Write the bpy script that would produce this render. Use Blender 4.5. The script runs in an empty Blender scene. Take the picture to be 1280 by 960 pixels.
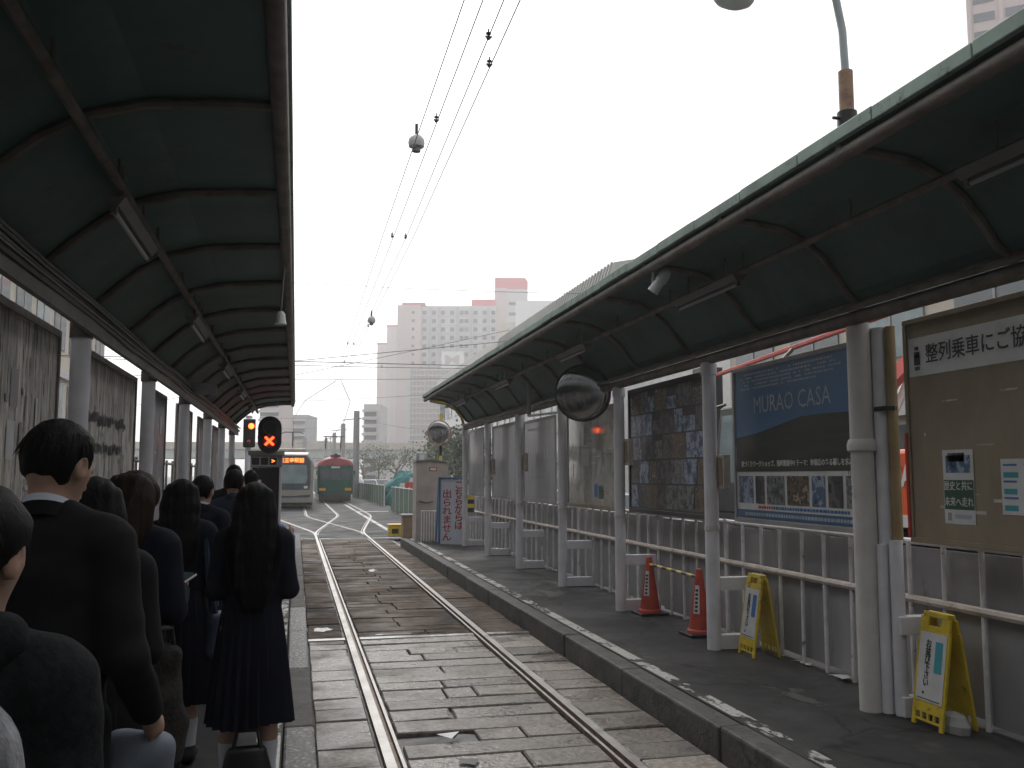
import bpy, math, random
import numpy as np
from mathutils import Vector, Matrix

random.seed(7)
rng = np.random.default_rng(7)
S = bpy.context.scene
COL = S.collection
R = math.radians

# ------------------------------------------------------------------ camera
cam_d = bpy.data.cameras.new('camera')
cam_d.sensor_fit = 'HORIZONTAL'
cam_d.sensor_width = 36.0
cam_d.lens = 36.0 * 1150 / 1280
cam_d.clip_start = 0.05
cam_d.clip_end = 6000
cam = bpy.data.objects.new('camera', cam_d)
COL.objects.link(cam)
cam.location = (0, 0, 1.81)
cam.rotation_euler = (R(90 + 5.71), 0, R(-13.15))
S.camera = cam

# ------------------------------------------------------------------ sky, sun, exposure
SUN_EL, SUN_AZ = 42.0, -4.0          # degrees; azimuth from +Y towards +X
W = bpy.data.worlds.new('World')
S.world = W
W.use_nodes = True
wn, wl = W.node_tree.nodes, W.node_tree.links
wn.clear()
wo = wn.new('ShaderNodeOutputWorld')
wb = wn.new('ShaderNodeBackground')
sk = wn.new('ShaderNodeTexSky')
sk.sky_type = 'NISHITA'
sk.sun_disc = False
sk.sun_elevation = R(SUN_EL)
sk.sun_rotation = R(SUN_AZ)
sk.air_density, sk.dust_density, sk.ozone_density = 1.0, 4.0, 1.0
hs = wn.new('ShaderNodeHueSaturation')           # an even white cloud deck over the sky
hs.inputs['Saturation'].default_value = 0.12
mx = wn.new('ShaderNodeMix')
mx.data_type = 'RGBA'
mx.inputs[0].default_value = 0.5
mx.inputs[7].default_value = (9.6, 9.7, 9.8, 1)
wl.new(sk.outputs[0], hs.inputs['Color'])
wl.new(hs.outputs[0], mx.inputs[6])
wl.new(mx.outputs[2], wb.inputs['Color'])
wb.inputs['Strength'].default_value = 0.15
wl.new(wb.outputs[0], wo.inputs['Surface'])

sun_d = bpy.data.lights.new('sun', 'SUN')
sun_d.energy = 1.0
sun_d.angle = R(16)
sun_d.color = (1.0, 0.965, 0.92)
sun = bpy.data.objects.new('sun', sun_d)
COL.objects.link(sun)
sd = Vector((math.sin(R(SUN_AZ)) * math.cos(R(SUN_EL)), math.cos(R(SUN_AZ)) * math.cos(R(SUN_EL)), math.sin(R(SUN_EL))))
sun.rotation_euler = sd.to_track_quat('Z', 'Y').to_euler()
sun.location = (0, 0, 60)

S.view_settings.view_transform = 'Standard'
S.view_settings.look = 'None'
S.view_settings.exposure = 0.05
S.view_settings.gamma = 1.0
S.view_settings.use_curve_mapping = False
S.render.engine = 'CYCLES'
S.cycles.max_bounces = 8
S.cycles.diffuse_bounces = 4
S.cycles.volume_bounces = 1
S.cycles.use_denoising = True

# ------------------------------------------------------------------ materials
def _tree(name):
    m = bpy.data.materials.new(name)
    m.use_nodes = True
    nt = m.node_tree
    b = nt.nodes['Principled BSDF']
    return m, nt.nodes, nt.links, b

def _ramp(n, l, src, stops):
    r = n.new('ShaderNodeValToRGB')
    e = r.color_ramp.elements
    e[0].position, e[0].color = stops[0][0], (*stops[0][1], 1)
    e[1].position, e[1].color = stops[-1][0], (*stops[-1][1], 1)
    for p, c in stops[1:-1]:
        x = e.new(p)
        x.color = (*c, 1)
    l.new(src, r.inputs[0])
    return r

def _noise(n, l, co, scale, detail=6.0, rough=0.6, stretch=None):
    t = n.new('ShaderNodeTexNoise')
    t.inputs['Scale'].default_value = scale
    t.inputs['Detail'].default_value = detail
    t.inputs['Roughness'].default_value = rough
    if stretch:
        mp = n.new('ShaderNodeMapping')
        mp.inputs['Scale'].default_value = stretch
        l.new(co, mp.inputs[0])
        co = mp.outputs[0]
    l.new(co, t.inputs['Vector'])
    return t.outputs[0]

def M(name, col, rough=0.6, metal=0.0, var=0.25, scale=3.0, spots=None, spot_scale=2.0, spot_at=0.6, stretch=None,
      bump=0.0, bump_scale=40.0, rvar=0.0, rscale=2.0, coat=0.0, sss=0.0, spec=0.5, obj_var=0.0, rlo=None, crack=0.0):
    """base colour with noise variation, optional stains of a second colour, bump and roughness variation"""
    m, n, l, b = _tree(name)
    tc = n.new('ShaderNodeTexCoord')
    ge = n.new('ShaderNodeNewGeometry')
    co = ge.outputs['Position']
    lo = tuple(c * (1 - var) for c in col)
    hi = tuple(min(1, c * (1 + var)) for c in col)
    out = _ramp(n, l, _noise(n, l, co, scale, stretch=stretch), [(0.3, lo), (0.7, hi)]).outputs[0]
    if spots:
        f = _ramp(n, l, _noise(n, l, co, spot_scale, 8, 0.7, stretch=stretch), [(spot_at, (0, 0, 0)), (spot_at + 0.08, (1, 1, 1))])
        x = n.new('ShaderNodeMix')
        x.data_type = 'RGBA'
        l.new(f.outputs[0], x.inputs[0])
        l.new(out, x.inputs[6])
        x.inputs[7].default_value = (*spots, 1)
        out = x.outputs[2]
    if crack:
        wv = n.new('ShaderNodeVectorMath')
        wv.operation = 'MULTIPLY_ADD'
        nz = n.new('ShaderNodeTexNoise')
        nz.inputs['Scale'].default_value = 2.5
        l.new(co, nz.inputs['Vector'])
        l.new(nz.outputs['Color'], wv.inputs[0])
        wv.inputs[1].default_value = (0.5, 0.5, 0.5)
        l.new(co, wv.inputs[2])
        vo = n.new('ShaderNodeTexVoronoi')
        vo.feature = 'DISTANCE_TO_EDGE'
        vo.inputs['Scale'].default_value = crack
        l.new(wv.outputs[0], vo.inputs['Vector'])
        f = _ramp(n, l, vo.outputs['Distance'], [(0.003, (0.5, 0.5, 0.5)), (0.012, (1, 1, 1))])
        x = n.new('ShaderNodeMix')
        x.data_type = 'RGBA'
        x.blend_type = 'MULTIPLY'
        x.inputs[0].default_value = 1.0
        l.new(out, x.inputs[6])
        l.new(f.outputs[0], x.inputs[7])
        out = x.outputs[2]
    if obj_var:
        oi = n.new('ShaderNodeObjectInfo')
        h = n.new('ShaderNodeHueSaturation')
        mr = n.new('ShaderNodeMapRange')
        mr.inputs[3].default_value = 1 - obj_var
        mr.inputs[4].default_value = 1 + obj_var
        l.new(oi.outputs['Random'], mr.inputs[0])
        l.new(mr.outputs[0], h.inputs['Value'])
        l.new(out, h.inputs['Color'])
        out = h.outputs[0]
    l.new(out, b.inputs['Base Color'])
    b.inputs['Roughness'].default_value = rough
    b.inputs['Metallic'].default_value = metal
    b.inputs['Specular IOR Level'].default_value = spec
    if coat:
        b.inputs['Coat Weight'].default_value = coat
        b.inputs['Coat Roughness'].default_value = 0.08
    if sss:
        b.inputs['Subsurface Weight'].default_value = sss
        b.inputs['Subsurface Radius'].default_value = (0.01, 0.004, 0.002)
    if rvar:
        lo_r = rlo if rlo is not None else max(0.05, rough - rvar)
        rr = _ramp(n, l, _noise(n, l, co, rscale, 5, 0.6), [(0.38, (lo_r,) * 3), (0.62, (min(1, rough + rvar),) * 3)])
        l.new(rr.outputs[0], b.inputs['Roughness'])
    if bump:
        bp = n.new('ShaderNodeBump')
        bp.inputs['Strength'].default_value = bump
        bp.inputs['Distance'].default_value = 0.01
        l.new(_noise(n, l, co, bump_scale, 6, 0.65, stretch=stretch), bp.inputs['Height'])
        l.new(bp.outputs[0], b.inputs['Normal'])
    return m

def M_emit(name, col, strength):
    m, n, l, b = _tree(name)
    b.inputs['Base Color'].default_value = (*[c * 0.5 for c in col], 1)
    b.inputs['Emission Color'].default_value = (*col, 1)
    b.inputs['Emission Strength'].default_value = strength
    b.inputs['Roughness'].default_value = 0.3
    return m

def M_worn(name, col, keep=0.5, scale=9.0, rough=0.5):
    """worn paint: flakes of colour with the surface below showing between them"""
    m, n, l, b = _tree(name)
    ge = n.new('ShaderNodeNewGeometry')
    av = n.new('ShaderNodeMath')
    av.operation = 'MULTIPLY_ADD'
    l.new(_noise(n, l, ge.outputs['Position'], scale * .16, 3, 0.6), av.inputs[0])
    av.inputs[1].default_value = 0.45
    ml = n.new('ShaderNodeMath')
    ml.operation = 'MULTIPLY'
    l.new(_noise(n, l, ge.outputs['Position'], scale, 9, 0.75, stretch=(1, 0.45, 1)), ml.inputs[0])
    ml.inputs[1].default_value = 0.55
    l.new(ml.outputs[0], av.inputs[2])
    f = _ramp(n, l, av.outputs[0],
              [(keep - 0.015, (0, 0, 0)), (keep + 0.015, (1, 1, 1))])
    l.new(f.outputs[0], b.inputs['Alpha'])
    c = _ramp(n, l, _noise(n, l, ge.outputs['Position'], 20, 5, 0.6), [(0.3, tuple(v * 0.7 for v in col)), (0.7, col)])
    l.new(c.outputs[0], b.inputs['Base Color'])
    b.inputs['Roughness'].default_value = rough
    return m

def M_glass(name, col=(0.05, 0.07, 0.08), rough=0.05):
    m, n, l, b = _tree(name)
    b.inputs['Base Color'].default_value = (*col, 1)
    b.inputs['Roughness'].default_value = rough
    b.inputs['Specular IOR Level'].default_value = 0.8
    return m

def M_print(name, cols, scale=6.0, kind='noise', rough=0.35):
    """a printed picture: patches of several colours"""
    m, n, l, b = _tree(name)
    ge = n.new('ShaderNodeNewGeometry')
    st = [(0.28 + 0.44 * i / max(1, len(cols) - 1), c) for i, c in enumerate(cols)]
    r = _ramp(n, l, _noise(n, l, ge.outputs['Position'], scale, 7, 0.62), st)
    r.color_ramp.interpolation = 'CONSTANT'
    l.new(r.outputs[0], b.inputs['Base Color'])
    b.inputs['Roughness'].default_value = rough
    return m

MT = {}
MT['asphalt'] = M('asphalt', (0.042, 0.041, 0.044), 0.66, var=0.4, scale=1.1, bump=0.5, bump_scale=120, rvar=0.12, rscale=0.9, spec=0.12)
MT['platform'] = M('platform_asphalt', (0.052, 0.05, 0.05), 0.6, var=0.32, scale=1.4, spots=(0.1, 0.094, 0.085), spot_scale=0.9, spot_at=0.62, bump=0.5, bump_scale=150, rvar=0.15, rscale=1.1, spec=0.15, crack=0.55)
MT['kerb'] = M('kerb_concrete', (0.07, 0.067, 0.062), 0.7, var=0.4, scale=5, spots=(0.035, 0.04, 0.03), spot_scale=3, spot_at=0.52, bump=0.8, bump_scale=30, obj_var=0.15, crack=1.1)
MT['kerb_pebble'] = M('pebble_kerb', (0.07, 0.068, 0.066), 0.45, var=0.5, scale=40, spots=(0.42, 0.41, 0.39), spot_scale=34, spot_at=0.53, bump=1.0, bump_scale=34, obj_var=0.15)
MT['bed'] = M('track_bed_mortar', (0.045, 0.042, 0.04), 0.5, var=0.4, scale=6, bump=0.5, bump_scale=80, rvar=0.2)
MT['stone'] = M('granite', (0.19, 0.162, 0.14), 0.4, var=0.55, scale=28, spots=(0.085, 0.078, 0.072), spot_scale=3.5, spot_at=0.57, bump=0.9, bump_scale=26, rvar=0.25, rscale=1.3, obj_var=0.42, rlo=0.12, spec=0.55)
MT['stone_b'] = M('brown_granite', (0.105, 0.078, 0.06), 0.62, var=0.4, scale=7, spots=(0.055, 0.052, 0.05), spot_scale=1.2, spot_at=0.52, bump=0.5, bump_scale=30, rvar=0.28, rscale=1.3, obj_var=0.25, rlo=0.5, spec=0.08)
MT['steel'] = M('polished_rail', (0.36, 0.345, 0.33), 0.5, 0.75, var=0.2, scale=8, rvar=0.1)
MT['rail_side'] = M('rail_web', (0.16, 0.11, 0.085), 0.6, 0.3, var=0.4, scale=12)
MT['drain'] = M('galvanised_strip', (0.45, 0.45, 0.44), 0.3, 0.5, var=0.3, scale=6, rvar=0.18)
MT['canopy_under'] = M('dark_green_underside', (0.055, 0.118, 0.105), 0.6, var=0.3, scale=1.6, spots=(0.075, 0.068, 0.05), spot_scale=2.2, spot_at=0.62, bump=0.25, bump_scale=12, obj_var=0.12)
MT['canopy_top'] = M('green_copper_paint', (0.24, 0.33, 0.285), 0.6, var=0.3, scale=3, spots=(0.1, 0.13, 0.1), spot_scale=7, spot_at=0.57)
MT['brown_steel'] = M('brown_painted_steel', (0.15, 0.128, 0.11), 0.6, var=0.4, scale=5, spots=(0.1, 0.05, 0.03), spot_scale=6, spot_at=0.62, bump=0.3)
MT['post'] = M('grey_post_paint', (0.66, 0.65, 0.68), 0.45, var=0.12, scale=4, spots=(0.26, 0.2, 0.15), spot_scale=3, spot_at=0.66, bump=0.15, bump_scale=30)
MT['post_warm'] = M('cream_post_paint', (0.6, 0.575, 0.545), 0.5, var=0.15, scale=3, spots=(0.2, 0.11, 0.06), spot_scale=4, spot_at=0.68, bump=0.15, bump_scale=30)
MT['pipe_brown'] = M('ochre_pipe', (0.3, 0.22, 0.11), 0.55, var=0.25, scale=4)
MT['bar'] = M('white_railing_paint', (0.72, 0.705, 0.7), 0.5, var=0.2, scale=7, spots=(0.26, 0.15, 0.1), spot_scale=6, spot_at=0.6)
MT['bar_rust'] = M('rusty_railing', (0.52, 0.45, 0.4), 0.6, var=0.25, scale=7, spots=(0.25, 0.15, 0.1), spot_scale=5, spot_at=0.58)
MT['sheet'] = M('grey_sheet', (0.31, 0.305, 0.315), 0.55, var=0.18, scale=2, spots=(0.17, 0.145, 0.12), spot_scale=1.6, spot_at=0.6, stretch=(1, 1, 0.4), bump=0.1, bump_scale=8, obj_var=0.1)
MT['ply'] = M('peeling_plywood', (0.5, 0.47, 0.43), 0.7, var=0.6, scale=16, spots=(0.06, 0.057, 0.06), spot_scale=22, spot_at=0.54, stretch=(1, 1, 0.13), bump=0.5, bump_scale=30)
MT['ply_tan'] = M('tan_board', (0.26, 0.21, 0.145), 0.65, var=0.16, scale=5, spots=(0.13, 0.1, 0.07), spot_scale=13, spot_at=0.71, stretch=(1, 1, 0.5), bump=0.15, bump_scale=30)
MT['frame_grey'] = M('grey_frame', (0.3, 0.29, 0.29), 0.45, var=0.15)
MT['frame_tan'] = M('tan_grey_steel', (0.2, 0.18, 0.155), 0.6, var=0.3, scale=3, spots=(0.08, 0.06, 0.045), spot_scale=4, spot_at=0.58, bump=0.2)
MT['frame_dark'] = M('dark_frame', (0.03, 0.03, 0.032), 0.4, var=0.2)
MT['acrylic'] = M('acrylic_panel', (0.3, 0.3, 0.315), 0.3, var=0.2, scale=3, spots=(0.24, 0.24, 0.25), spot_scale=4, spot_at=0.58, stretch=(1, 1, 0.3), bump=0.03, bump_scale=5, spec=0.35)
MT['mapboard'] = M('map_acrylic', (0.34, 0.325, 0.285), 0.05, var=0.25, scale=4, spots=(0.18, 0.17, 0.15), spot_scale=5, spot_at=0.55, spec=0.4)
MT['white'] = M('white_paint', (0.72, 0.72, 0.72), 0.5, var=0.1)
MT['white_print'] = M('white_vinyl', (0.6, 0.6, 0.6), 0.4, var=0.12, scale=6)
MT['black'] = M('black_paint', (0.015, 0.015, 0.016), 0.45, var=0.2)
MT['ink'] = M('black_ink', (0.03, 0.03, 0.035), 0.6, var=0.2)
MT['red_ink'] = M('red_ink', (0.5, 0.06, 0.05), 0.6, var=0.15)
MT['teal_ink'] = M('teal_ink', (0.05, 0.3, 0.36), 0.6, var=0.15)
MT['blue_ink'] = M('blue_ink', (0.06, 0.16, 0.38), 0.6, var=0.15)
MT['pale_ink'] = M('pale_ink', (0.36, 0.4, 0.47), 0.5, var=0.2)
MT['murao_sky'] = M('poster_blue', (0.07, 0.17, 0.32), 0.3, var=0.22, scale=1.2, stretch=(1, 0.6, 1.5))
MT['murao_hill'] = M('poster_hill', (0.03, 0.034, 0.026), 0.35, var=0.5, scale=2.5, stretch=(1, 0.5, 4))
MT['murao_band'] = M('poster_band', (0.05, 0.12, 0.22), 0.35, var=0.1)
MT['green_ink'] = M('dark_green_ink', (0.035, 0.09, 0.06), 0.5, var=0.15)
MT['yellow'] = M('yellow_plastic', (0.62, 0.45, 0.03), 0.45, var=0.2, scale=6, spots=(0.26, 0.18, 0.05), spot_scale=10, spot_at=0.58, bump=0.1)
MT['cone_red'] = M('cone_red', (0.4, 0.06, 0.035), 0.6, var=0.3, scale=5, spots=(0.16, 0.06, 0.045), spot_scale=9, spot_at=0.58)
MT['orange'] = M('orange_machine_paint', (0.8, 0.12, 0.03), 0.35, var=0.1, coat=0.3)
MT['red_paint'] = M('red_paint', (0.5, 0.05, 0.035), 0.4, var=0.2, coat=0.2)
MT['glass'] = M_glass('dark_glass')
MT['mirror'] = M('convex_mirror', (0.36, 0.355, 0.36), 0.14, 1.0, var=0.25, scale=2.5, rvar=0.05)
MT['mirror_pale'] = M('pale_mirror', (0.75, 0.74, 0.75), 0.1, 0.95, var=0.2, scale=3)  # tint made paler for the bright road and sky reflected in this face
MT['tube'] = M('unlit_fluorescent_tube', (0.3, 0.3, 0.3), 0.3, var=0.05)
MT['fixture'] = M('grey_fixture', (0.14, 0.135, 0.125), 0.5, var=0.2)
MT['camera_grey'] = M('camera_housing', (0.6, 0.6, 0.6), 0.4, var=0.08)
MT['wire'] = M('wire', (0.09, 0.09, 0.095), 0.5, 0.3, var=0.1)
MT['pole_grey'] = M('concrete_pole', (0.3, 0.31, 0.31), 0.65, var=0.2)
MT['lamp_pole'] = M('lamp_pole_paint', (0.45, 0.48, 0.5), 0.4, var=0.12)
MT['rust'] = M('rusted_sleeve', (0.36, 0.22, 0.15), 0.7, var=0.4, scale=8)
MT['tram_silver'] = M('tram_silver', (0.33, 0.31, 0.28), 0.4, 0.2, var=0.08)
MT['tram_dark'] = M('tram_dark_glass', (0.07, 0.09, 0.1), 0.08, var=0.2)
MT['tram_glass'] = M('tram_windscreen', (0.22, 0.28, 0.29), 0.1, var=0.25, scale=1.5)
MT['tram_green'] = M('tram_green', (0.005, 0.08, 0.055), 0.5, var=0.2, spec=0.25)
MT['tram_roof'] = M('tram_red_roof', (0.34, 0.06, 0.07), 0.5, var=0.2)
MT['amber'] = M('amber_marker', (0.75, 0.4, 0.03), 0.4, var=0.1)
MT['red_lamp'] = M_emit('red_signal_lamp', (1.0, 0.05, 0.012), 7.0)
MT['amber_lamp'] = M_emit('amber_signal_lamp', (1.0, 0.09, 0.015), 9.0)
MT['led'] = M_emit('led_orange', (1.0, 0.22, 0.04), 3.0)
MT['pink_wall'] = M('pale_pink_render', (0.53, 0.44, 0.425), 0.8, var=0.06, scale=0.1)
MT['pale_wall'] = M('pale_render', (0.52, 0.505, 0.5), 0.8, var=0.06, scale=0.1)
MT['red_roof'] = M('red_parapet', (0.6, 0.1, 0.13), 0.7, var=0.1)
MT['window_grey'] = M('window_glass', (0.05, 0.065, 0.09), 0.3, var=0.2)
MT['brown_wall'] = M('beige_mullions', (0.52, 0.46, 0.41), 0.7, var=0.08, scale=0.2)
MT['band_glass'] = M('band_glass', (0.3, 0.31, 0.33), 0.3, var=0.2)
MT['beige_wall'] = M('beige_wall', (0.5, 0.45, 0.38), 0.75, var=0.12, scale=0.6)
MT['grey_wall'] = M('grey_wall', (0.38, 0.39, 0.4), 0.75, var=0.1, scale=0.3)
MT['concrete'] = M('concrete', (0.33, 0.34, 0.32), 0.75, var=0.12, scale=0.4)
MT['viaduct'] = M('greenish_girder', (0.42, 0.47, 0.44), 0.6, var=0.1)
MT['fence_green'] = M('green_mesh_panel', (0.1, 0.17, 0.12), 0.6, var=0.25, scale=3)
MT['net'] = M('teal_net', (0.035, 0.2, 0.2), 0.7, var=0.35, scale=3)
MT['soil'] = M('soil_heap', (0.2, 0.14, 0.1), 0.9, var=0.4, scale=2)
MT['roof_ribs'] = M('ribbed_roof', (0.42, 0.42, 0.39), 0.5, var=0.1)
MT['bark'] = M('bark', (0.1, 0.075, 0.055), 0.9, var=0.3)
MT['leaf'] = M('leaf', (0.075, 0.11, 0.045), 0.6, var=0.4, scale=1.5)
MT['skin'] = M('skin', (0.44, 0.27, 0.2), 0.5, var=0.06, scale=8, sss=0.15)
MT['eye'] = M('eye', (0.05, 0.035, 0.03), 0.15, var=0.1)
MT['hair'] = M('black_hair', (0.009, 0.008, 0.008), 0.55, var=0.5, scale=40, stretch=(1, 1, 0.06), bump=0.6, bump_scale=150, spec=0.12)
MT['hair_b'] = M('dark_brown_hair', (0.022, 0.014, 0.010), 0.55, var=0.5, scale=40, stretch=(1, 1, 0.06), bump=0.6, bump_scale=150, spec=0.12)
MT['suit'] = M('black_suit_cloth', (0.012, 0.012, 0.014), 0.85, var=0.2, scale=6, bump=0.25, bump_scale=14, spec=0.2)
MT['navy'] = M('navy_cloth', (0.010, 0.0115, 0.02), 0.85, var=0.25, scale=6, bump=0.25, bump_scale=14, spec=0.2)
MT['navy_b'] = M('blue_navy_jacket', (0.02, 0.028, 0.044), 0.8, var=0.25, scale=5, bump=0.3, bump_scale=12, spec=0.25)
MT['hood'] = M('charcoal_hooded_cloth', (0.016, 0.018, 0.0195), 0.9, var=0.35, scale=60, bump=0.6, bump_scale=45, spec=0.2)
MT['shirt'] = M('white_shirt', (0.68, 0.72, 0.8), 0.7, var=0.05)
MT['sock'] = M('white_sock', (0.62, 0.63, 0.68), 0.8, var=0.08, bump=0.2, bump_scale=60)
MT['leather'] = M('black_leather', (0.013, 0.013, 0.014), 0.35, var=0.2, bump=0.2)
MT['blue_bag'] = M('blue_nylon', (0.018, 0.032, 0.065), 0.6, var=0.2)
MT['pale_bag'] = M('pale_blue_canvas', (0.22, 0.25, 0.3), 0.8, var=0.1, bump=0.3, bump_scale=15)
MT['wool'] = M('grey_wool', (0.3, 0.3, 0.32), 0.95, var=0.5, scale=40, bump=1.0, bump_scale=90, stretch=(1, 1, 0.4))
MT['fur'] = M('dark_fur', (0.022, 0.018, 0.016), 0.9, var=0.5, scale=30, bump=1.0, bump_scale=70)
MT['phone'] = M('silver_phone_case', (0.55, 0.55, 0.57), 0.3, 0.3, var=0.1)
MT['uniform_blue'] = M('blue_uniform', (0.1, 0.17, 0.33), 0.8, var=0.1)
for i, c in enumerate([((.015, .015, .02), (.05, .05, .06), (.12, .11, .11), (.02, .02, .025), (.4, .4, .42)), ((.02, .035, .07), (.08, .13, .22), (.3, .36, .45), (.03, .04, .06), (.5, .52, .55)),
                       ((.03, .02, .015), (.16, .11, .07), (.06, .05, .04), (.35, .29, .22), (.02, .02, .02)), ((.02, .025, .02), (.09, .1, .09), (.2, .21, .22), (.04, .05, .04), (.28, .1, .06))]):
    MT['photo%d' % i] = M_print('photo_print_%d' % i, c, 7 + 2 * i)
MT['car_white'] = M('car_white', (0.7, 0.7, 0.72), 0.25, var=0.03, coat=0.6)
MT['car_silver'] = M('car_silver', (0.45, 0.46, 0.48), 0.3, 0.4, var=0.03, coat=0.6)
MT['car_dark'] = M('car_dark', (0.05, 0.05, 0.06), 0.25, var=0.03, coat=0.6)
MT['tyre'] = M('tyre', (0.02, 0.02, 0.02), 0.8, var=0.2)

# ------------------------------------------------------------------ mesh helpers
OFF = {}

class MB:
    def __init__(s):
        s.v, s.f, s.mi = [], [], []

    def add(s, vs, fs, mi=0):
        b = len(s.v)
        s.v.extend([tuple(v) for v in vs])
        s.f.extend([tuple(b + i for i in f) for f in fs])
        s.mi.extend([mi] * len(fs))
        return s

    def box(s, c, d, rot=None, mi=0):
        hx, hy, hz = d[0] / 2, d[1] / 2, d[2] / 2
        vs = [Vector((x, y, z)) for x in (-hx, hx) for y in (-hy, hy) for z in (-hz, hz)]
        if rot is not None:
            vs = [rot @ v for v in vs]
        c = Vector(c)
        return s.add([v + c for v in vs], [(0, 1, 3, 2), (4, 6, 7, 5), (0, 4, 5, 1), (2, 3, 7, 6), (0, 2, 6, 4), (1, 5, 7, 3)], mi)

    def bb(s, x0, x1, y0, y1, z0, z1, mi=0):
        return s.box(((x0 + x1) / 2, (y0 + y1) / 2, (z0 + z1) / 2), (x1 - x0, y1 - y0, z1 - z0), None, mi)

    def tube(s, pts, r, n=10, cap=True, mi=0):
        pts = [Vector(p) for p in pts]
        rs = r if isinstance(r, (list, tuple)) else [r] * len(pts)
        rings = []
        ref = None
        for i, p in enumerate(pts):
            t = (pts[min(i + 1, len(pts) - 1)] - pts[max(i - 1, 0)]).normalized()
            if ref is None or abs(ref.dot(t)) > 0.98:
                ref = Vector((0, 0, 1)) if abs(t.z) < 0.9 else Vector((0, 1, 0))
            a = t.cross(ref).normalized()
            b = a.cross(t).normalized()
            ref = b
            rings.append([p + (a * math.cos(k * 2 * math.pi / n) + b * math.sin(k * 2 * math.pi / n)) * rs[i] for k in range(n)])
        vs = [v for g in rings for v in g]
        fs = []
        for i in range(len(pts) - 1):
            for k in range(n):
                fs.append((i * n + k, i * n + (k + 1) % n, (i + 1) * n + (k + 1) % n, (i + 1) * n + k))
        if cap:
            fs.append(tuple(range(n - 1, -1, -1)))
            fs.append(tuple((len(pts) - 1) * n + k for k in range(n)))
        return s.add(vs, fs, mi)

    def lathe(s, prof, c=(0, 0, 0), n=24, mat=None, mi=0):
        """profile (r, z) turned round z, then put through mat"""
        vs, fs = [], []
        for (r, z) in prof:
            for k in range(n):
                a = 2 * math.pi * k / n
                vs.append(Vector((r * math.cos(a), r * math.sin(a), z)))
        for i in range(len(prof) - 1):
            for k in range(n):
                fs.append((i * n + k, i * n + (k + 1) % n, (i + 1) * n + (k + 1) % n, (i + 1) * n + k))
        fs.append(tuple(range(n - 1, -1, -1)))
        fs.append(tuple((len(prof) - 1) * n + k for k in range(n)))
        if mat is not None:
            vs = [mat @ v for v in vs]
        c = Vector(c)
        return s.add([v + c for v in vs], fs, mi)

    def sweep_y(s, prof, y0, y1, mi=0):
        """closed (x, z) outline extruded along y"""
        n = len(prof)
        vs = [(x, y0, z) for x, z in prof] + [(x, y1, z) for x, z in prof]
        fs = [(i, (i + 1) % n, n + (i + 1) % n, n + i) for i in range(n)]
        fs += [tuple(range(n - 1, -1, -1)), tuple(range(n, 2 * n))]
        return s.add(vs, fs, mi)

    def sweep_x(s, prof, x0, x1, mi=0):
        """closed (y, z) outline extruded along x"""
        n = len(prof)
        vs = [(x0, y, z) for y, z in prof] + [(x1, y, z) for y, z in prof]
        fs = [((i + 1) % n, i, n + i, n + (i + 1) % n) for i in range(n)]
        fs += [tuple(range(n)), tuple(range(2 * n - 1, n - 1, -1))]
        return s.add(vs, fs, mi)

    def quad(s, a, b, c, d, mi=0):
        return s.add([a, b, c, d], [(0, 1, 2, 3)], mi)

    def build(s, name, mats, parent=None, smooth=False, bevel=0.0, world=True):
        off = OFF.get(parent.name, Vector()) if (parent is not None and world) else Vector()
        me = bpy.data.meshes.new(name)
        me.from_pydata([tuple(Vector(v) - off) for v in s.v], [], s.f)
        for m in (mats if isinstance(mats, (list, tuple)) else [mats]):
            me.materials.append(MT[m] if isinstance(m, str) else m)
        for p, i in zip(me.polygons, s.mi):
            p.material_index = i
        me.update()
        return link(name, me, parent, smooth, bevel, off)

def link(name, me, parent=None, smooth=False, bevel=0.0, off=None):
    if smooth:
        me.polygons.foreach_set('use_smooth', [True] * len(me.polygons))
        try:
            me.set_sharp_from_angle(angle=R(40))
        except Exception:
            pass
    o = bpy.data.objects.new(name, me)
    COL.objects.link(o)
    if parent is not None:
        o.parent = parent
    OFF[o.name] = off.copy() if off is not None else Vector()
    if bevel:
        b = o.modifiers.new('bevel', 'BEVEL')
        b.width = bevel
        b.segments = 2
        b.limit_method = 'ANGLE'
    return o

def tag(o, label=None, cat=None, group=None, kind=None):
    if label: o['label'] = label
    if cat: o['category'] = cat
    if group: o['group'] = group
    if kind: o['kind'] = kind
    return o

def thing(name, loc, label, cat, group=None, rz=0.0, local=False):
    o = bpy.data.objects.new(name, None)
    o.empty_display_size = 0.1
    COL.objects.link(o)
    o.location = loc
    o.rotation_euler = (0, 0, rz)
    OFF[o.name] = Vector() if local else Vector(loc)
    return tag(o, label, cat, group)

def copy_tree(o, parent=None):
    c = o.copy()
    COL.objects.link(c)
    if parent is not None:
        c.parent = parent
    OFF[c.name] = OFF.get(o.name, Vector())
    for ch in list(o.children):
        copy_tree(ch, c)
    return c

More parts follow.
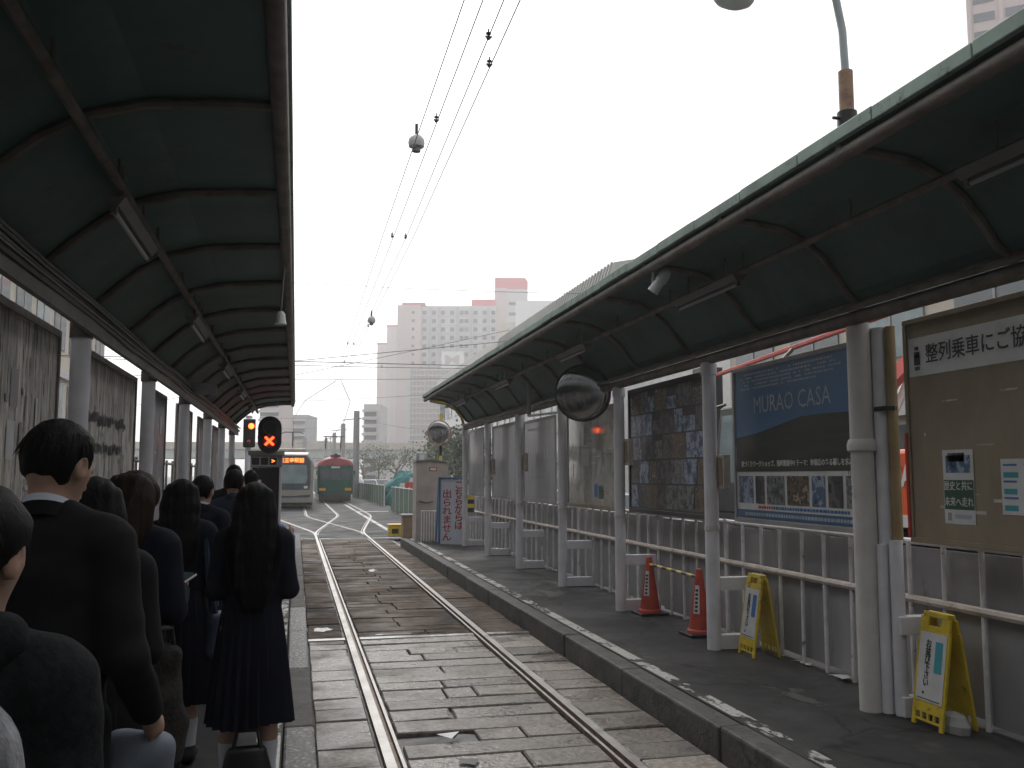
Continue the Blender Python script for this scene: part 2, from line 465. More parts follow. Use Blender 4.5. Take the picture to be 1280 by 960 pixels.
def text(name, body, size, mat, parent, origin, xdir, ydir, align='LEFT', bold=0.0, sx=1.0, line=1.0, lift=0.003):
    """thin lettering mesh on a plane: origin, reading direction, up direction (in world)"""
    cu = bpy.data.curves.new(name, 'FONT')
    cu.body = body
    cu.size = size
    cu.align_x = align
    cu.align_y = 'CENTER'
    cu.offset = bold
    cu.space_line = line
    cu.resolution_u = 2
    cu.extrude = 0.0006
    t = bpy.data.objects.new('tmp', cu)
    COL.objects.link(t)
    dg = bpy.context.evaluated_depsgraph_get()
    dg.update()
    me = bpy.data.meshes.new_from_object(t.evaluated_get(dg))
    bpy.data.objects.remove(t)
    X, Y = Vector(xdir).normalized(), Vector(ydir).normalized()
    N = X.cross(Y)
    off = OFF.get(parent.name, Vector()) if parent is not None else Vector()
    o0 = Vector(origin) - off + N * lift
    for v in me.vertices:
        v.co = o0 + X * (v.co.x * sx) + Y * v.co.y + N * v.co.z
    me.materials.clear()
    me.materials.append(MT[mat])
    me.name = name
    return link(name, me, parent, off=off)

def jit(a):
    return random.uniform(-a, a)

# ================================================================== SETTING
def sheet(name, x0, x1, y0, y1, z, mat, parent=None):
    o = MB().quad((x0, y0, z), (x1, y0, z), (x1, y1, z), (x0, y1, z)).build(name, mat, parent)
    if parent is None:
        tag(o, kind='structure')
    return o

sheet('ground', -1500, 1500, -300, 2500, -0.075, 'asphalt')
sheet('road', 4.75, 14.0, -40, 420, -0.03, 'asphalt')
sheet('side_street', -12.5, -2.2, -40, 420, -0.03, 'asphalt')
sheet('junction', -2.2, 4.75, 27.05, 300, -0.012, 'asphalt')
bed = sheet('track_bed', 0.1, 2.8, -16, 27.05, -0.045, 'bed')

# stone setts of the track, each its own piece
def stone_mesh(w, d, chip):
    x, y, z = w / 2, d / 2, 0.035
    c = 0.009
    mb = MB()
    b = [(-x, -y, -z), (x, -y, -z), (x, y, -z), (-x, y, -z)]
    m = [(-x, -y, -c), (x, -y, -c), (x, y, -c), (-x, y, -c)]
    t = [(-x + c, -y + c, jit(.003)), (x - c - chip, -y + c, jit(.003)), (x - c, -y + c + chip * .7, jit(.003) - chip * .05), (x - c, y - c, jit(.003)), (-x + c, y - c, jit(.003))]
    vs = b + m + t
    fs = [(0, 1, 5, 4), (1, 2, 6, 5), (2, 3, 7, 6), (3, 0, 4, 7), (4, 5, 9, 8), (5, 10, 9), (5, 6, 11, 10), (6, 7, 12, 11), (7, 4, 8, 12), (8, 9, 10, 11, 12)]
    me = bpy.data.meshes.new('paving_stone')
    me.from_pydata(vs, [], fs)
    return me

def stones(x0, x1, y0, y1, pitch, cuts, mats):
    y = y0
    while y < y1 - 0.1:
        d = pitch * random.uniform(0.86, 1.14)
        if cuts == 0:
            edges = [x0, x1]
        else:
            n = random.choice(cuts) if isinstance(cuts, tuple) else cuts
            w = (x1 - x0) / n
            edges = [x0] + [x0 + w * k + random.uniform(-.28, .28) * w for k in range(1, n)] + [x1]
        for a, b in zip(edges, edges[1:]):
            if random.random() < 0.012:
                continue
            me = stone_mesh(b - a - random.uniform(.008, .02), d - random.uniform(.01, .022), random.choice((0, 0, 0, .02, .05)))
            me.materials.append(MT[mats])
            o = bpy.data.objects.new('paving_stone', me)
            COL.objects.link(o)
            o.location = ((a + b) / 2 + jit(.004), y + d / 2, -0.011 + jit(.006))
            o.rotation_euler = (jit(.014), jit(.008), jit(.01))
            o.parent = bed
        y += d
LR, RR = 0.635, 2.135
stones(LR + .10, RR - .10, 4.2, 10.58, .32, (1, 2, 2, 2, 3), 'stone')
stones(LR + .10, RR - .10, 10.78, 26.8, .34, (1, 2, 2), 'stone_b')
stones(0.17, LR - .06, 4.2, 10.58, .36, 0, 'stone')
stones(0.17, LR - .06, 10.78, 26.8, .5, 0, 'stone_b')
stones(RR + .06, 2.69, 4.2, 10.58, .40, 0, 'stone')
stones(RR + .06, 2.69, 10.78, 26.8, .5, 0, 'stone_b')

# sett gaps: broken holes, their dark inside painted as thin black sheets
for (x, y, w, d) in ((1.16, 6.55, .2, .13), (1.12, 5.98, .17, .16), (1.36, 5.72, .09, .12)):
    mb = MB()
    k = 9
    mb.add([(x + w / 2 * math.cos(a) * random.uniform(.6, 1.1), y + d / 2 * math.sin(a) * random.uniform(.6, 1.1), .001) for a in [2 * math.pi * i / k for i in range(k)]], [tuple(range(k))])
    mb.build('hole_patch', 'black', bed)
MT['water'] = M_glass('puddle_water', (.03, .028, .026), .04)
for (x, y, w, d) in ((.34, 11.4, .13, .16), (1.3, 10.9, .5, .08), (1.5, 18.2, .1, .3)):
    k = 13
    MB().add([(x + w * math.cos(a) * random.uniform(.6, 1.15), y + d * math.sin(a) * random.uniform(.6, 1.15), -.0075) for a in [2 * math.pi * i / k for i in range(k)]], [tuple(range(k))]).build('puddle', 'water', bed)
o = MB().add([(1.0, 6.62, .006), (1.08, 6.44, .02), (1.17, 6.66, .004)], [(0, 1, 2)]).build('paper_scrap', 'white')
tag(o, 'white triangular scrap of paper lying on the track stones', 'litter')

# rails
def rail(name, path, side, label, group='tram rails'):
    """path: (x, y) of the running edge; side: +1 groove lies to +x"""
    lat = [(-.045, -.03, 1), (-.043, .004, 0), (.022, .006, 0), (.026, -.03, 1), (.058, -.03, 1), (.06, .002, 0), (.082, .002, 0), (.085, -.03, 1)]
    mb = MB()
    pts = [Vector((x, y, 0)) for x, y in path]
    vs = []
    for i, p in enumerate(pts):
        t = (pts[min(i + 1, len(pts) - 1)] - pts[max(0, i - 1)]).normalized()
        n = Vector((t.y, -t.x, 0)) * side
        vs += [p + n * a + Vector((0, 0, z)) for a, z, _ in lat]
    k = len(lat)
    fs, mi = [], []
    for i in range(len(pts) - 1):
        for j in range(k - 1):
            q = (i * k + j, i * k + j + 1, (i + 1) * k + j + 1, (i + 1) * k + j)
            fs.append(q if side > 0 else q[::-1])
            mi.append(0 if j in (1, 5) else 1)
    mb.v, mb.f, mb.mi = [tuple(v) for v in vs], fs, mi
    return tag(mb.build(name, ['steel', 'rail_side'], smooth=False), label, 'rail', group)

def smooth(t):
    t = max(0, min(1, t))          # straight divergence, then a bend back to parallel
    n, acc, tot = 60, 0.0, 0.0
    for i in range(n):
        q = (i + .5) / n
        w = min(1, q / .22, (1 - q) / .34)
        w = w * w * (3 - 2 * w)
        tot += w
        if q < t:
            acc += w * min(1, (t - i / n) * n)
    return acc / tot
def branch(x0, x1, ya, yb, yend, n=44):
    return [(x0, ya - 1)] + [(x0 + (x1 - x0) * smooth(i / n), ya + (yb - ya) * i / n) for i in range(n + 1)] + [(x1, yend)]
rail('tram_rail', [(LR, -16), (LR, 10), (LR, 27.5)], 1, 'straight grooved rail beside the left platform kerb with queue')
rail('tram_rail', [(RR, -16), (RR, 10), (RR, 27.5)], -1, 'straight grooved rail on the side of the empty platform')
rail('tram_rail', branch(LR, -0.99, 28.5, 45, 160), 1, 'outer rail curving off to the silver tram')
rail('tram_rail', branch(RR, 0.51, 28.5, 45, 160), -1, 'inner rail crossing over towards the silver tram')
rail('tram_rail', [(x, y) for x, y in branch(LR + .002, 1.93, 28.5, 46, 160)], 1, 'inner rail crossing over towards the green tram')
rail('tram_rail', [(x, y) for x, y in branch(RR + .002, 3.43, 28.5, 46, 160)], -1, 'outer rail curving off to the green tram')

# transverse drain strips
for y, x0, x1, lab in ((10.66, .17, 2.69, 'pale wet drain strip across the stone setts between the platforms'), (27.6, -.1, 3.1, 'pale drain strip across the track just before the points')):
    d = thing('drain_strip', (1.4, y, -.03), lab, 'drain')
    for a, b in ((x0, LR - .06), (LR + .1, RR - .1), (RR + .06, x1)):
        MB().bb(a, b, y - .06, y + .06, -.04, .001).build('cover', 'drain', d, bevel=.003)
# white painted lines at the points
sheet('painted_line', 3.0, 3.15, 31, 60, -.006, M_worn('worn_road_paint', (.6, .6, .6), .45))
sheet('painted_line', 3.1, 4.7, 48, 48.4, -.006, 'white_print')

# platforms
def platform(name, x0, x1, y0, y1, kerb_x0, kerb_x1, kerb_mats, top=.2):
    p = MB().bb(x0, x1, y0, y1, -.06, top - .004).build(name, 'platform')
    tag(p, kind='structure')
    y = y0
    i = 0
    while y < y1 - .05:
        d = min(random.uniform(1.7, 1.95), y1 - y)
        mb = MB()
        mb.bb(kerb_x0 + jit(.004), kerb_x1 + jit(.004), y + .004, y + d - .004, -.06, top + jit(.003))
        mb.build('kerb_stone', kerb_mats[i % len(kerb_mats)] if y < 11 else 'kerb', p, bevel=.018)
        y += d
        i += 1
    return p
pr = platform('platform_right', 2.885, 4.75, -16, 24.4, 2.70, 2.88, ['kerb'])
pl = platform('platform_left', -2.2, -.045, -16, 27.0, -.04, .15, ['kerb', 'kerb_pebble', 'kerb_pebble'])
MT['worn_white'] = M_worn('worn_white_line', (.55, .54, .51), .49, 11.0)
sheet('edge_line', 2.90, 3.01, 3.0, 24.3, .2005, 'worn_white', pr)
sheet('edge_line', -.2, -.055, 3.0, 26.8, .2005, 'worn_white', pl)
MT['patch'] = M_worn('concrete_patch', (.085, .082, .075), .5, 4.0, .7)
for (x, y, w, d) in ((3.55, 6.3, .28, .35), (3.35, 12.6, .4, .5), (3.7, 13.6, .35, .5)):
    k = 11
    MB().add([(x + w * math.cos(a) * random.uniform(.7, 1.1), y + d * math.sin(a) * random.uniform(.7, 1.1), .1985) for a in [2 * math.pi * i / k for i in range(k)]], [tuple(range(k))]).build('repair_patch', 'patch', pr)

# ================================================================== CANOPIES
def canopy(prof, edge_x, sgn, y0, y1, ribs, posts, post_x, post_r, purlin, label, lamps_x):
    """prof: (x, z) of the underside from track edge to back; sgn: +1 platform on +x"""
    c = thing('platform_canopy', (post_x, (y0 + y1) / 2, .2), label, 'canopy')
    n = len(prof)
    ys = [y0] + [y for y in ribs if y0 < y < y1] + [y1]
    for a, b in zip(ys, ys[1:]):                     # one curved roof sheet per bay
        mb = MB()
        up = [(x, z + .045 + (0.02 if i == 0 else 0)) for i, (x, z) in enumerate(prof)]
        out = prof + up[::-1]
        mb.v = [(x, a + .004, z) for x, z in out] + [(x, b - .004, z) for x, z in out]
        m = 2 * n
        for i in range(m):
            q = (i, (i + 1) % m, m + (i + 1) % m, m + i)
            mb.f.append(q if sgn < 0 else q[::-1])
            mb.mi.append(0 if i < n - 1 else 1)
        for i in range(n - 1):
            mb.f += [(i, i + 1, m - 2 - i, m - 1 - i), (m + i, m + i + 1, m + m - 2 - i, m + m - 1 - i)]
            mb.mi += [1, 1]
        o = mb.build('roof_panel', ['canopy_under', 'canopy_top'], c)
    # fascia: seam-jointed green strips with a slightly wavy line
    y = y0
    while y < y1 - .01:
        d = min(.72, y1 - y)
        dz = jit(.006)
        f = MB().bb(edge_x - .022, edge_x + .012, y + .003, y + d - .003, 3.615 + dz, 3.69 + dz).build('fascia', 'canopy_top', c, bevel=.006)
        y += d
    MB().tube([(edge_x + sgn * .045, y0, 3.565), (edge_x + sgn * .045, y1, 3.565)], .042, 10).build('edge_pipe', 'brown_steel', c, smooth=True)
    px, pz = purlin
    MB().tube([(px, y0, pz), (px, y1, pz)], .028, 8).build('purlin', 'brown_steel', c, smooth=True)
    low = [(x, z - .022) for x, z in prof]
    for y in ribs:
        if y0 - .01 <= y <= y1 + .01:
            pts = [(x, y, z) for x, z in low[:-1]] + [(low[-1][0], y, low[-1][1] + .03), (low[-1][0] + sgn * -.02, y, 2.95)]
            MB().tube(pts, .028, 8).build('rib', 'brown_steel', c, smooth=True)
    for y in ribs:
        if y0 < y + .7 < y1:
            MB().tube([(px, y + .7, pz), (px, y + .7, pz + .17)], .011, 6).build('hanger_stub', 'fixture', c)
    bx = post_x
    MB().tube([(bx, y0, 2.93), (bx, y1, 2.93)], .05, 10).build('beam', 'brown_steel', c, smooth=True)
    MB().tube([(prof[-1][0] - sgn * .01, y0, prof[-1][1] + .012), (prof[-1][0] - sgn * .01, y1, prof[-1][1] + .012)], .03, 8).build('eaves_pipe', 'brown_steel', c, smooth=True)
    MB().tube([(bx - sgn * .07, y0, 2.985), (bx - sgn * .07, y1, 2.985)], .022, 8).build('conduit', 'frame_grey' if sgn < 0 else 'brown_steel', c, smooth=True)
    for y in posts:
        p = MB().tube([(bx, y, .18), (bx, y, 2.9)], post_r, 16).build('post', 'post', c, smooth=True)
        MB().tube([(bx, y, 2.78), (bx, y, 2.885)], post_r + .012, 16).build('collar', 'brown_steel' if sgn < 0 else 'post', p, smooth=True)
        MB().tube([(bx, y, 1.30), (bx, y, 1.345)], post_r + .008, 16).build('band', 'post_warm', p, smooth=True)
    return c

RPOSTS = [.4, 3.0, 8.15, 10.7, 13.2, 15.9, 18.65, 21.3]
RRIBS = [2.9 + 1.45 * k for k in range(-9, 13)] + [21.2]
profR = [(2.85, 3.62), (3.10, 3.605), (3.32, 3.575), (3.50, 3.50), (3.64, 3.39), (3.75, 3.26), (3.85, 3.12), (3.95, 3.045)]
canR = canopy(profR, 2.84, 1, -14, 21.25, RRIBS, RPOSTS, 3.85, .066, (3.38, 3.41), 'long green curved canopy on grey posts over the empty platform', 3.35)
LPOSTS = [1.2, 4.1, 6.97, 10.05, 13.2, 16.6, 19.7, 22.8]
LRIBS = [3.05 + 1.41 * k for k in range(-12, 15)] + [23.55]
profL = [(-.08, 3.62), (-.40, 3.605), (-.72, 3.575), (-.98, 3.50), (-1.18, 3.38), (-1.34, 3.24), (-1.48, 3.10), (-1.58, 3.04)]
canL = canopy(profL, -.07, -1, -14, 23.6, LRIBS, LPOSTS, -1.5, .068, (-.96, 3.37), 'long dark green curved canopy over the queue of students', -.95)
MB().bb(-1.44, -1.40, -14, 23.6, 2.80, 2.905).build('beam_web', 'frame_tan', canL)
MB().bb(-1.50, -1.36, -14, 23.6, 2.906, 2.918).build('beam_flange', 'frame_tan', canL)
# double main post of the right canopy, with the lettering and down-pipes beside it
p = MB().tube([(3.92, 5.82, .18), (3.92, 5.82, 2.9)], .082, 20).build('post', 'post_warm', canR, smooth=True)
MB().lathe([(.092, 1.98), (.103, 1.99), (.105, 2.03), (.096, 2.06), (.09, 2.07)], (3.92, 5.82, 0), 20).build('sleeve', 'post_warm', p, smooth=True)
tt = [(-math.cos(R(40)), -math.sin(R(40)), 0)]
for i, ch in enumerate('おりば'):
    text('lettering', ch, .085, 'ink', p, (3.92 - .1 * math.cos(R(12)), 5.82 - .1 * math.sin(R(12)) + .035, 1.94 - i * .12), (math.sin(R(-12)), -math.cos(R(12)), 0), (0, 0, 1), 'CENTER', lift=.002)
MB().tube([(4.03, 5.74, .2), (4.03, 5.74, 2.86)], .055, 16).build('post', 'post', canR, smooth=True)
dp = MB().tube([(4.06, 5.655, 1.36), (4.06, 5.655, 2.86)], .036, 12).build('down_pipe', 'pipe_brown', canR, smooth=True)
MB().tube([(4.03, 5.64, .2), (4.03, 5.64, 1.37)], .045, 12).build('pipe_guard', 'post', dp, smooth=True)
MB().tube([(3.98, 5.72, .2), (3.98, 5.72, 1.34)], .04, 12).build('pipe_guard', 'post', dp, smooth=True)
MB().box((4.02, 5.68, 2.28), (.1, .12, .03)).build('pipe_clamp', 'black', dp)
# far-end hoop of the right canopy with its striped pole
MB().tube([(3.0, 21.3, 3.56), (3.35, 21.3, 3.5), (3.62, 21.3, 3.36), (3.76, 21.3, 3.18), (3.83, 21.3, 2.95), (3.83, 21.3, 2.5)], .035, 10).build('end_hoop', 'yellow', canR, smooth=True)

# fluorescent fittings under the canopies
def fluoro(x, y, z, L, sgn, label, group):
    t = thing('fluorescent_fitting', (x, y, z), label, 'lamp', group)
    MB().add([(x - .06, y - L / 2, z + .05), (x + .06, y - L / 2, z + .05), (x + .025, y - L / 2, z), (x - .025, y - L / 2, z),
              (x - .06, y + L / 2, z + .05), (x + .06, y + L / 2, z + .05), (x + .025, y + L / 2, z), (x - .025, y + L / 2, z)],
             [(0, 1, 2, 3), (7, 6, 5, 4), (0, 4, 5, 1), (1, 5, 6, 2), (2, 6, 7, 3), (3, 7, 4, 0)]).build('reflector', 'fixture', t)
    MB().tube([(x, y - L / 2 + .05, z - .025), (x, y + L / 2 - .05, z - .025)], .014, 8).build('tube', 'tube', t, smooth=True)
    for e in (-1, 1):
        MB().box((x, y + e * (L / 2 - .03), z - .015), (.03, .03, .05)).build('socket', 'fixture', t)
        MB().tube([(x, y + e * L * .3, z + .05), (x, y + e * L * .3, z + .28)], .008, 6).build('hanger', 'brown_steel', t)
for y, lab in ((5.55, 'over the schoolgirl with bag at feet'), (9.2, 'over the dark suited man up the queue'), (12.9, 'beside the blank hanging plate'), (16.6, 'over the empty stretch past the queue'), (20.2, 'just before the booth and signal')):
    fluoro(-.95, y, 3.2, 1.15, -1, 'unlit fluorescent fitting under left canopy ' + lab, 'fittings over the queue')
for y, lab in ((3.4, 'above the tan notice board'), (7.1, 'beside the white security camera'), (11.0, 'just behind the large round mirror'), (15.1, 'beside the thin hanging pipe'), (19.0, 'above the blank hazy board')):
    fluoro(3.35, y, 3.335, 1.2, 1, 'unlit fluorescent fitting under right canopy ' + lab, 'fittings over the empty platform')
t = thing('security_camera', (2.95, 7.15, 3.4), 'small white security camera hung from the edge of the right canopy', 'camera')
MB().tube([(2.93, 7.25, 3.57), (2.93, 7.25, 3.42)], .014, 8).build('bracket', 'camera_grey', t, smooth=True)
b = MB()
b.tube([(2.99, 7.13, 3.50), (2.955, 7.15, 3.44)], [.05, .052], 16)
b.lathe([(.001, .052), (.03, .044), (.05, .012), (.052, 0), (.04, -.03), (.001, -.05)], (2.99, 7.13, 3.505), 16)
b.build('body', 'camera_grey', t, smooth=True)
MB().tube([(2.96, 7.15, 3.45), (2.905, 7.2, 3.36)], [.042, .05], 16).build('hood', 'camera_grey', t, smooth=True)
t = thing('bell_speaker', (-.2, 7.6, 3.1), 'small grey bell-shaped speaker hung from the left canopy edge', 'speaker')
MB().tube([(-.13, 7.7, 3.56), (-.15, 7.62, 3.12)], .007, 6).build('bracket', 'fixture', t)
MB().lathe([(.02, .07), (.035, .05), (.04, 0), (.05, -.035), (.043, -.035), (.001, -.015)], (-.15, 7.62, 3.07), 16).build('bell', 'camera_grey', t, smooth=True)
t = thing('hanging_plate', (-1.25, 13.0, 2.92), 'blank grey plate sticking out from the left canopy beam', 'sign')
MB().box((-1.24, 13.0, 2.985), (.34, .03, .15)).build('plate', 'frame_grey', t, bevel=.004)
MB().tube([(-1.46, 13.0, 3.0), (-1.38, 13.0, 3.0)], .015, 6).build('arm', 'brown_steel', t)

# ================================================================== RIGHT FENCE
FX = 4.32
fen = thing('railing_fence', (FX, 4, .2), 'rusty white railing backed by grey sheets along the empty platform', 'fence')
MB().tube([(FX, -14, 1.345), (FX, 24.2, 1.345)], .022, 8).build('top_rail', 'bar', fen, smooth=True)
MB().tube([(FX - .01, -14, .94), (FX - .01, 24.2, .94)], .03, 8).build('mid_rail', 'bar_rust', fen, smooth=True)
bar_m = MB().tube([(0, 0, 0), (0, 0, 1.16)], .0175, 8).build('bar', 'bar', fen, smooth=True, world=False)
thick_m = MB().tube([(0, 0, 0), (0, 0, 1.18)], .026, 10).build('bar', 'bar', fen, smooth=True, world=False)
y, k = 3.0, 0
base = Vector((FX, 4, .2))
first = {0: True, 1: True}
while y < 24.1:
    w = 1 if k % 7 == 2 else 0
    src = thick_m if w else bar_m
    o = src if first[w] else src.copy()
    if not first[w]:
        COL.objects.link(o)
    first[w] = False
    o.location = Vector((FX - .005 + jit(.004), y, .19)) - base
    o.rotation_euler = (jit(.012), jit(.006), 0)
    y += .365 + jit(.02)
    k += 1
y = -2.0
while y < 24:
    MB().bb(FX + .045, FX + .052, y + .004, y + .9 - .004, .235 + jit(.015), 1.305 + jit(.006)).build('backing_sheet', 'sheet', fen)
    y += .9
# white box braces between posts and railing
for y in [3.0, 5.62] + RPOSTS[2:]:
    if y == 5.62:
        xs0 = 4.0
    else:
        xs0 = 3.9
    t = MB().bb(xs0, FX - .03, y - .045, y + .045, .74, .86).build('brace', 'post', fen, bevel=.004)
    MB().bb(xs0, FX - .03, y - .05, y + .05, .2, .33).build('brace', 'post', fen, bevel=.004)
# litter and chunks along the foot of the fence
for i, (y, m, lab) in enumerate(((6.75, 'white_print', 'crumpled white paper at the foot of the railing'), (7.35, 'white_print', 'small torn paper at the foot of the railing near the yellow sign'))):
    mb = MB()
    vs = [(4.24 + jit(.05) + .03 * (a % 2), y - .12 + .06 * a, .205 + random.random() * .03) for a in range(5)] + [(4.32 + jit(.03), y - .12 + .06 * a, .205 + random.random() * .03) for a in range(5)]
    mb.add(vs, [(a, a + 1, a + 6, a + 5) for a in range(4)])
    tag(mb.build('paper_scrap', m), lab, 'litter')

# ================================================================== NOTICE BOARDS (right, facing the track)
BX = 4.05
def board(name, y0, y1, z0, z1, mat, frame, label, fw=.035, cat='notice board'):
    """y0 > y1 in reading order: reads from y0 (left) to y1 (right) for someone on the track"""
    t = thing(name, (BX, (y0 + y1) / 2, z0), label, cat)
    MB().bb(BX, BX + .018, y1, y0, z0, z1).build('panel', mat, t)
    for a in ((y1, y0, z1 - fw, z1), (y1, y0, z0, z0 + fw)):
        MB().bb(BX - .012, BX - .001, *a).build('frame', frame, t, bevel=.003)
    for a in ((y0 - fw, y0, z0 + fw + .001, z1 - fw - .001), (y1, y1 + fw, z0 + fw + .001, z1 - fw - .001)):
        MB().bb(BX - .012, BX - .001, *a).build('frame', frame, t, bevel=.003)
    return t
XD, ZD = (0, -1, 0), (0, 0, 1)
def patch(name, parent, y0, y1, z0, z1, mat, lift=.003):
    return MB().quad((BX - lift, y0, z0), (BX - lift, y1, z0), (BX - lift, y1, z1), (BX - lift, y0, z1)).build(name, mat, parent)
def rects(name, parent, lst, mats, lift=.003):
    mb = MB()
    for y0, y1, z0, z1, mi in lst:
        mb.quad((BX - lift, y0, z0), (BX - lift, y1, z0), (BX - lift, y1, z1), (BX - lift, y0, z1), mi)
    return tag(mb.build(name, mats, parent), kind='stuff')

# 1. tan board with the queueing notice
b1 = board('notice_board', 5.49, 3.1, 1.37, 2.87, 'ply_tan', 'ply_tan', 'tan plywood board with white queueing notice and small green poster')
MB().bb(BX - .02, BX - .013, 5.475, 5.50, 1.4, 2.1).build('edge_strip', 'red_paint', b1)
patch('notice', b1, 5.44, 3.15, 2.475, 2.735, 'white_print')
text('lettering', '整列乗車にご協力ください', .135, 'ink', b1, (BX, 5.27, 2.605), XD, ZD, 'LEFT', .0012, .93, lift=.005)
em = [(5.385, 5.325, 2.55, 2.64, 0), (5.375, 5.335, 2.65, 2.675, 0), (5.38, 5.33, 2.515, 2.54, 1), (5.37, 5.34, 2.6, 2.63, 2)]
rects('tram_emblem', b1, em, ['ink', 'green_ink', 'white_print'], .006)
po = patch('poster', b1, 5.15, 4.875, 1.51, 1.975, 'white_print', .004)
rects('picture', b1, [(5.12, 4.90, 1.83, 1.94, 0), (5.10, 4.95, 1.90, 1.955, 1)], ['photo1', 'photo0'], .0055)
rects('green_ground', b1, [(5.145, 4.88, 1.60, 1.785, 0)], ['green_ink'], .0055)
text('lettering', '歴史と共に', .062, 'white_print', b1, (BX, 5.013, 1.745), XD, ZD, 'CENTER', .0006, .84, lift=.0075)
text('lettering', '未来へ走れ', .062, 'white_print', b1, (BX, 5.013, 1.645), XD, ZD, 'CENTER', .0006, .84, lift=.0075)
rects('small_print', b1, [(5.06, 4.91, 1.545, 1.57, 0), (5.12, 5.085, 1.53, 1.58, 1)], ['pale_ink', 'frame_grey'], .0055)
patch('timetable', b1, 4.65, 4.33, 1.585, 1.91, 'white_print', .004)
tl = []
for c in range(2):
    for r in range(6):
        z = 1.88 - r * .048
        tl.append((4.63 - c * .16, 4.52 - c * .16 + jit(.01), z - .012 - (.02 if r % 2 else 0), z, r % 2))
rects('small_print', b1, tl, ['blue_ink', 'teal_ink'], .0055)
scr = []
for i in range(46):
    y, z = random.uniform(3.2, 5.4), random.uniform(1.45, 2.42)
    w = random.choice((.012, .02, .09, .14))
    scr.append((y, y - w, z, z + random.choice((.006, .01, .02)), 0))
rects('staple_marks', b1, scr, ['bar_rust'], .0025)

# 2. blue poster with the hill
b2 = board('poster_board', 8.05, 5.95, 1.385, 2.82, 'white_print', 'frame_grey', 'poster board with blue sky, dark hill and row of small photographs', .04, 'poster')
patch('sky_print', b2, 8.0, 5.99, 1.85, 2.775, 'murao_sky')
hill = [(7.99, 2.165), (7.6, 2.195), (7.2, 2.25), (6.85, 2.30), (6.5, 2.305), (6.0, 2.29)]
mb = MB()
mb.add([(BX - .0045, y, 1.85) for y, z in hill] + [(BX - .0045, y, z) for y, z in hill], [(i, i + 1, i + 7, i + 6) for i in range(5)])
mb.build('hill_print', 'murao_hill', b2)
text('lettering', 'MURAO CASA', .215, 'pale_ink', b2, (BX, 7.02, 2.44), XD, ZD, 'CENTER', .0, .92, lift=.006)
for r in range(5):
    y = 7.9 - random.random() * .1
    fine = []
    end = 6.25 + (0.35 if r == 0 else random.uniform(0, .15))
    while y > end:
        w = random.uniform(.02, .05)
        if random.random() > .12:
            fine.append((y, y - w, 2.60 + r * .033, 2.60 + r * .033 + .016, 0))
        y -= w + .012
    rects('small_print', b2, fine, ['pale_ink'], .006)
text('lettering', '家づくりワークショップ、随時開催中!! テーマ：幸福感のある暮しを求めて', .057, 'white_print', b2, (BX, 7.9, 1.915), XD, ZD, 'LEFT', .0012, .95, lift=.006)
y = 7.97
for i, w in enumerate((.28, .16, .3, .34, .19, .2, .2)):
    patch('photo', b2, y, y - w, 1.565, 1.81, 'photo%d' % ((i * 3 + 1) % 4), .004)
    y -= w + .045
fine, y = [], 7.6
while y > 6.2:
    w = random.uniform(.02, .05)
    fine.append((y, y - w, 1.522, 1.545, 0 if y > 7.35 else 1))
    y -= w + .01
rects('small_print', b2, fine, ['red_ink', 'blue_ink'], .004)
patch('band', b2, 8.0, 5.99, 1.43, 1.505, 'murao_band', .004)
fine, y = [], 7.85
while y > 6.1:
    w = random.uniform(.02, .045)
    fine.append((y, y - w, 1.455, 1.482, 0))
    y -= w + .01
rects('small_print', b2, fine, ['pale_ink'], .0055)

# 3. dark photo collage
b3 = board('poster_board', 10.9, 8.67, 1.37, 2.88, 'frame_dark', 'frame_dark', 'dark poster board filled with a collage of city photographs', .05, 'poster')
cells = []
z = 1.44
for row in range(5):
    h = .265 + jit(.02)
    y = 10.82
    while y > 8.78:
        w = random.uniform(.18, .42)
        e = max(y - w, 8.74)
        hh = h if random.random() < .7 else h * random.uniform(.5, .8)
        cells.append((y, e, z, z + hh - .014, random.randrange(4)))
        y -= w + .015
    z += h + .006
rects('photo_grid', b3, cells, ['photo0', 'photo1', 'photo2', 'photo3'], .003)

# 4. route map behind acrylic
b4 = board('map_board', 13.6, 11.2, 1.36, 2.76, 'mapboard', 'ply_tan', 'faded cream route map board below the round mirror', .05, 'map')
ln = []
for i in range(26):
    y, z = random.uniform(11.4, 13.3), random.uniform(1.55, 2.6)
    if random.random() < .5:
        ln.append((y, y - random.uniform(.15, .7), z, z + .012, i % 3))
    else:
        ln.append((y, y - .018, z, z + random.uniform(.1, .4), i % 3))
ln += [(12.1, 11.9, 1.5, 1.68, 3), (12.3, 12.15, 1.52, 1.7, 4), (12.9, 12.5, 1.95, 2.25, 0), (12.95, 12.93, 1.9, 2.4, 1)]
rects('route_lines', b4, ln, ['frame_grey', 'pale_ink', 'ply', 'green_ink', 'blue_ink'], .003)

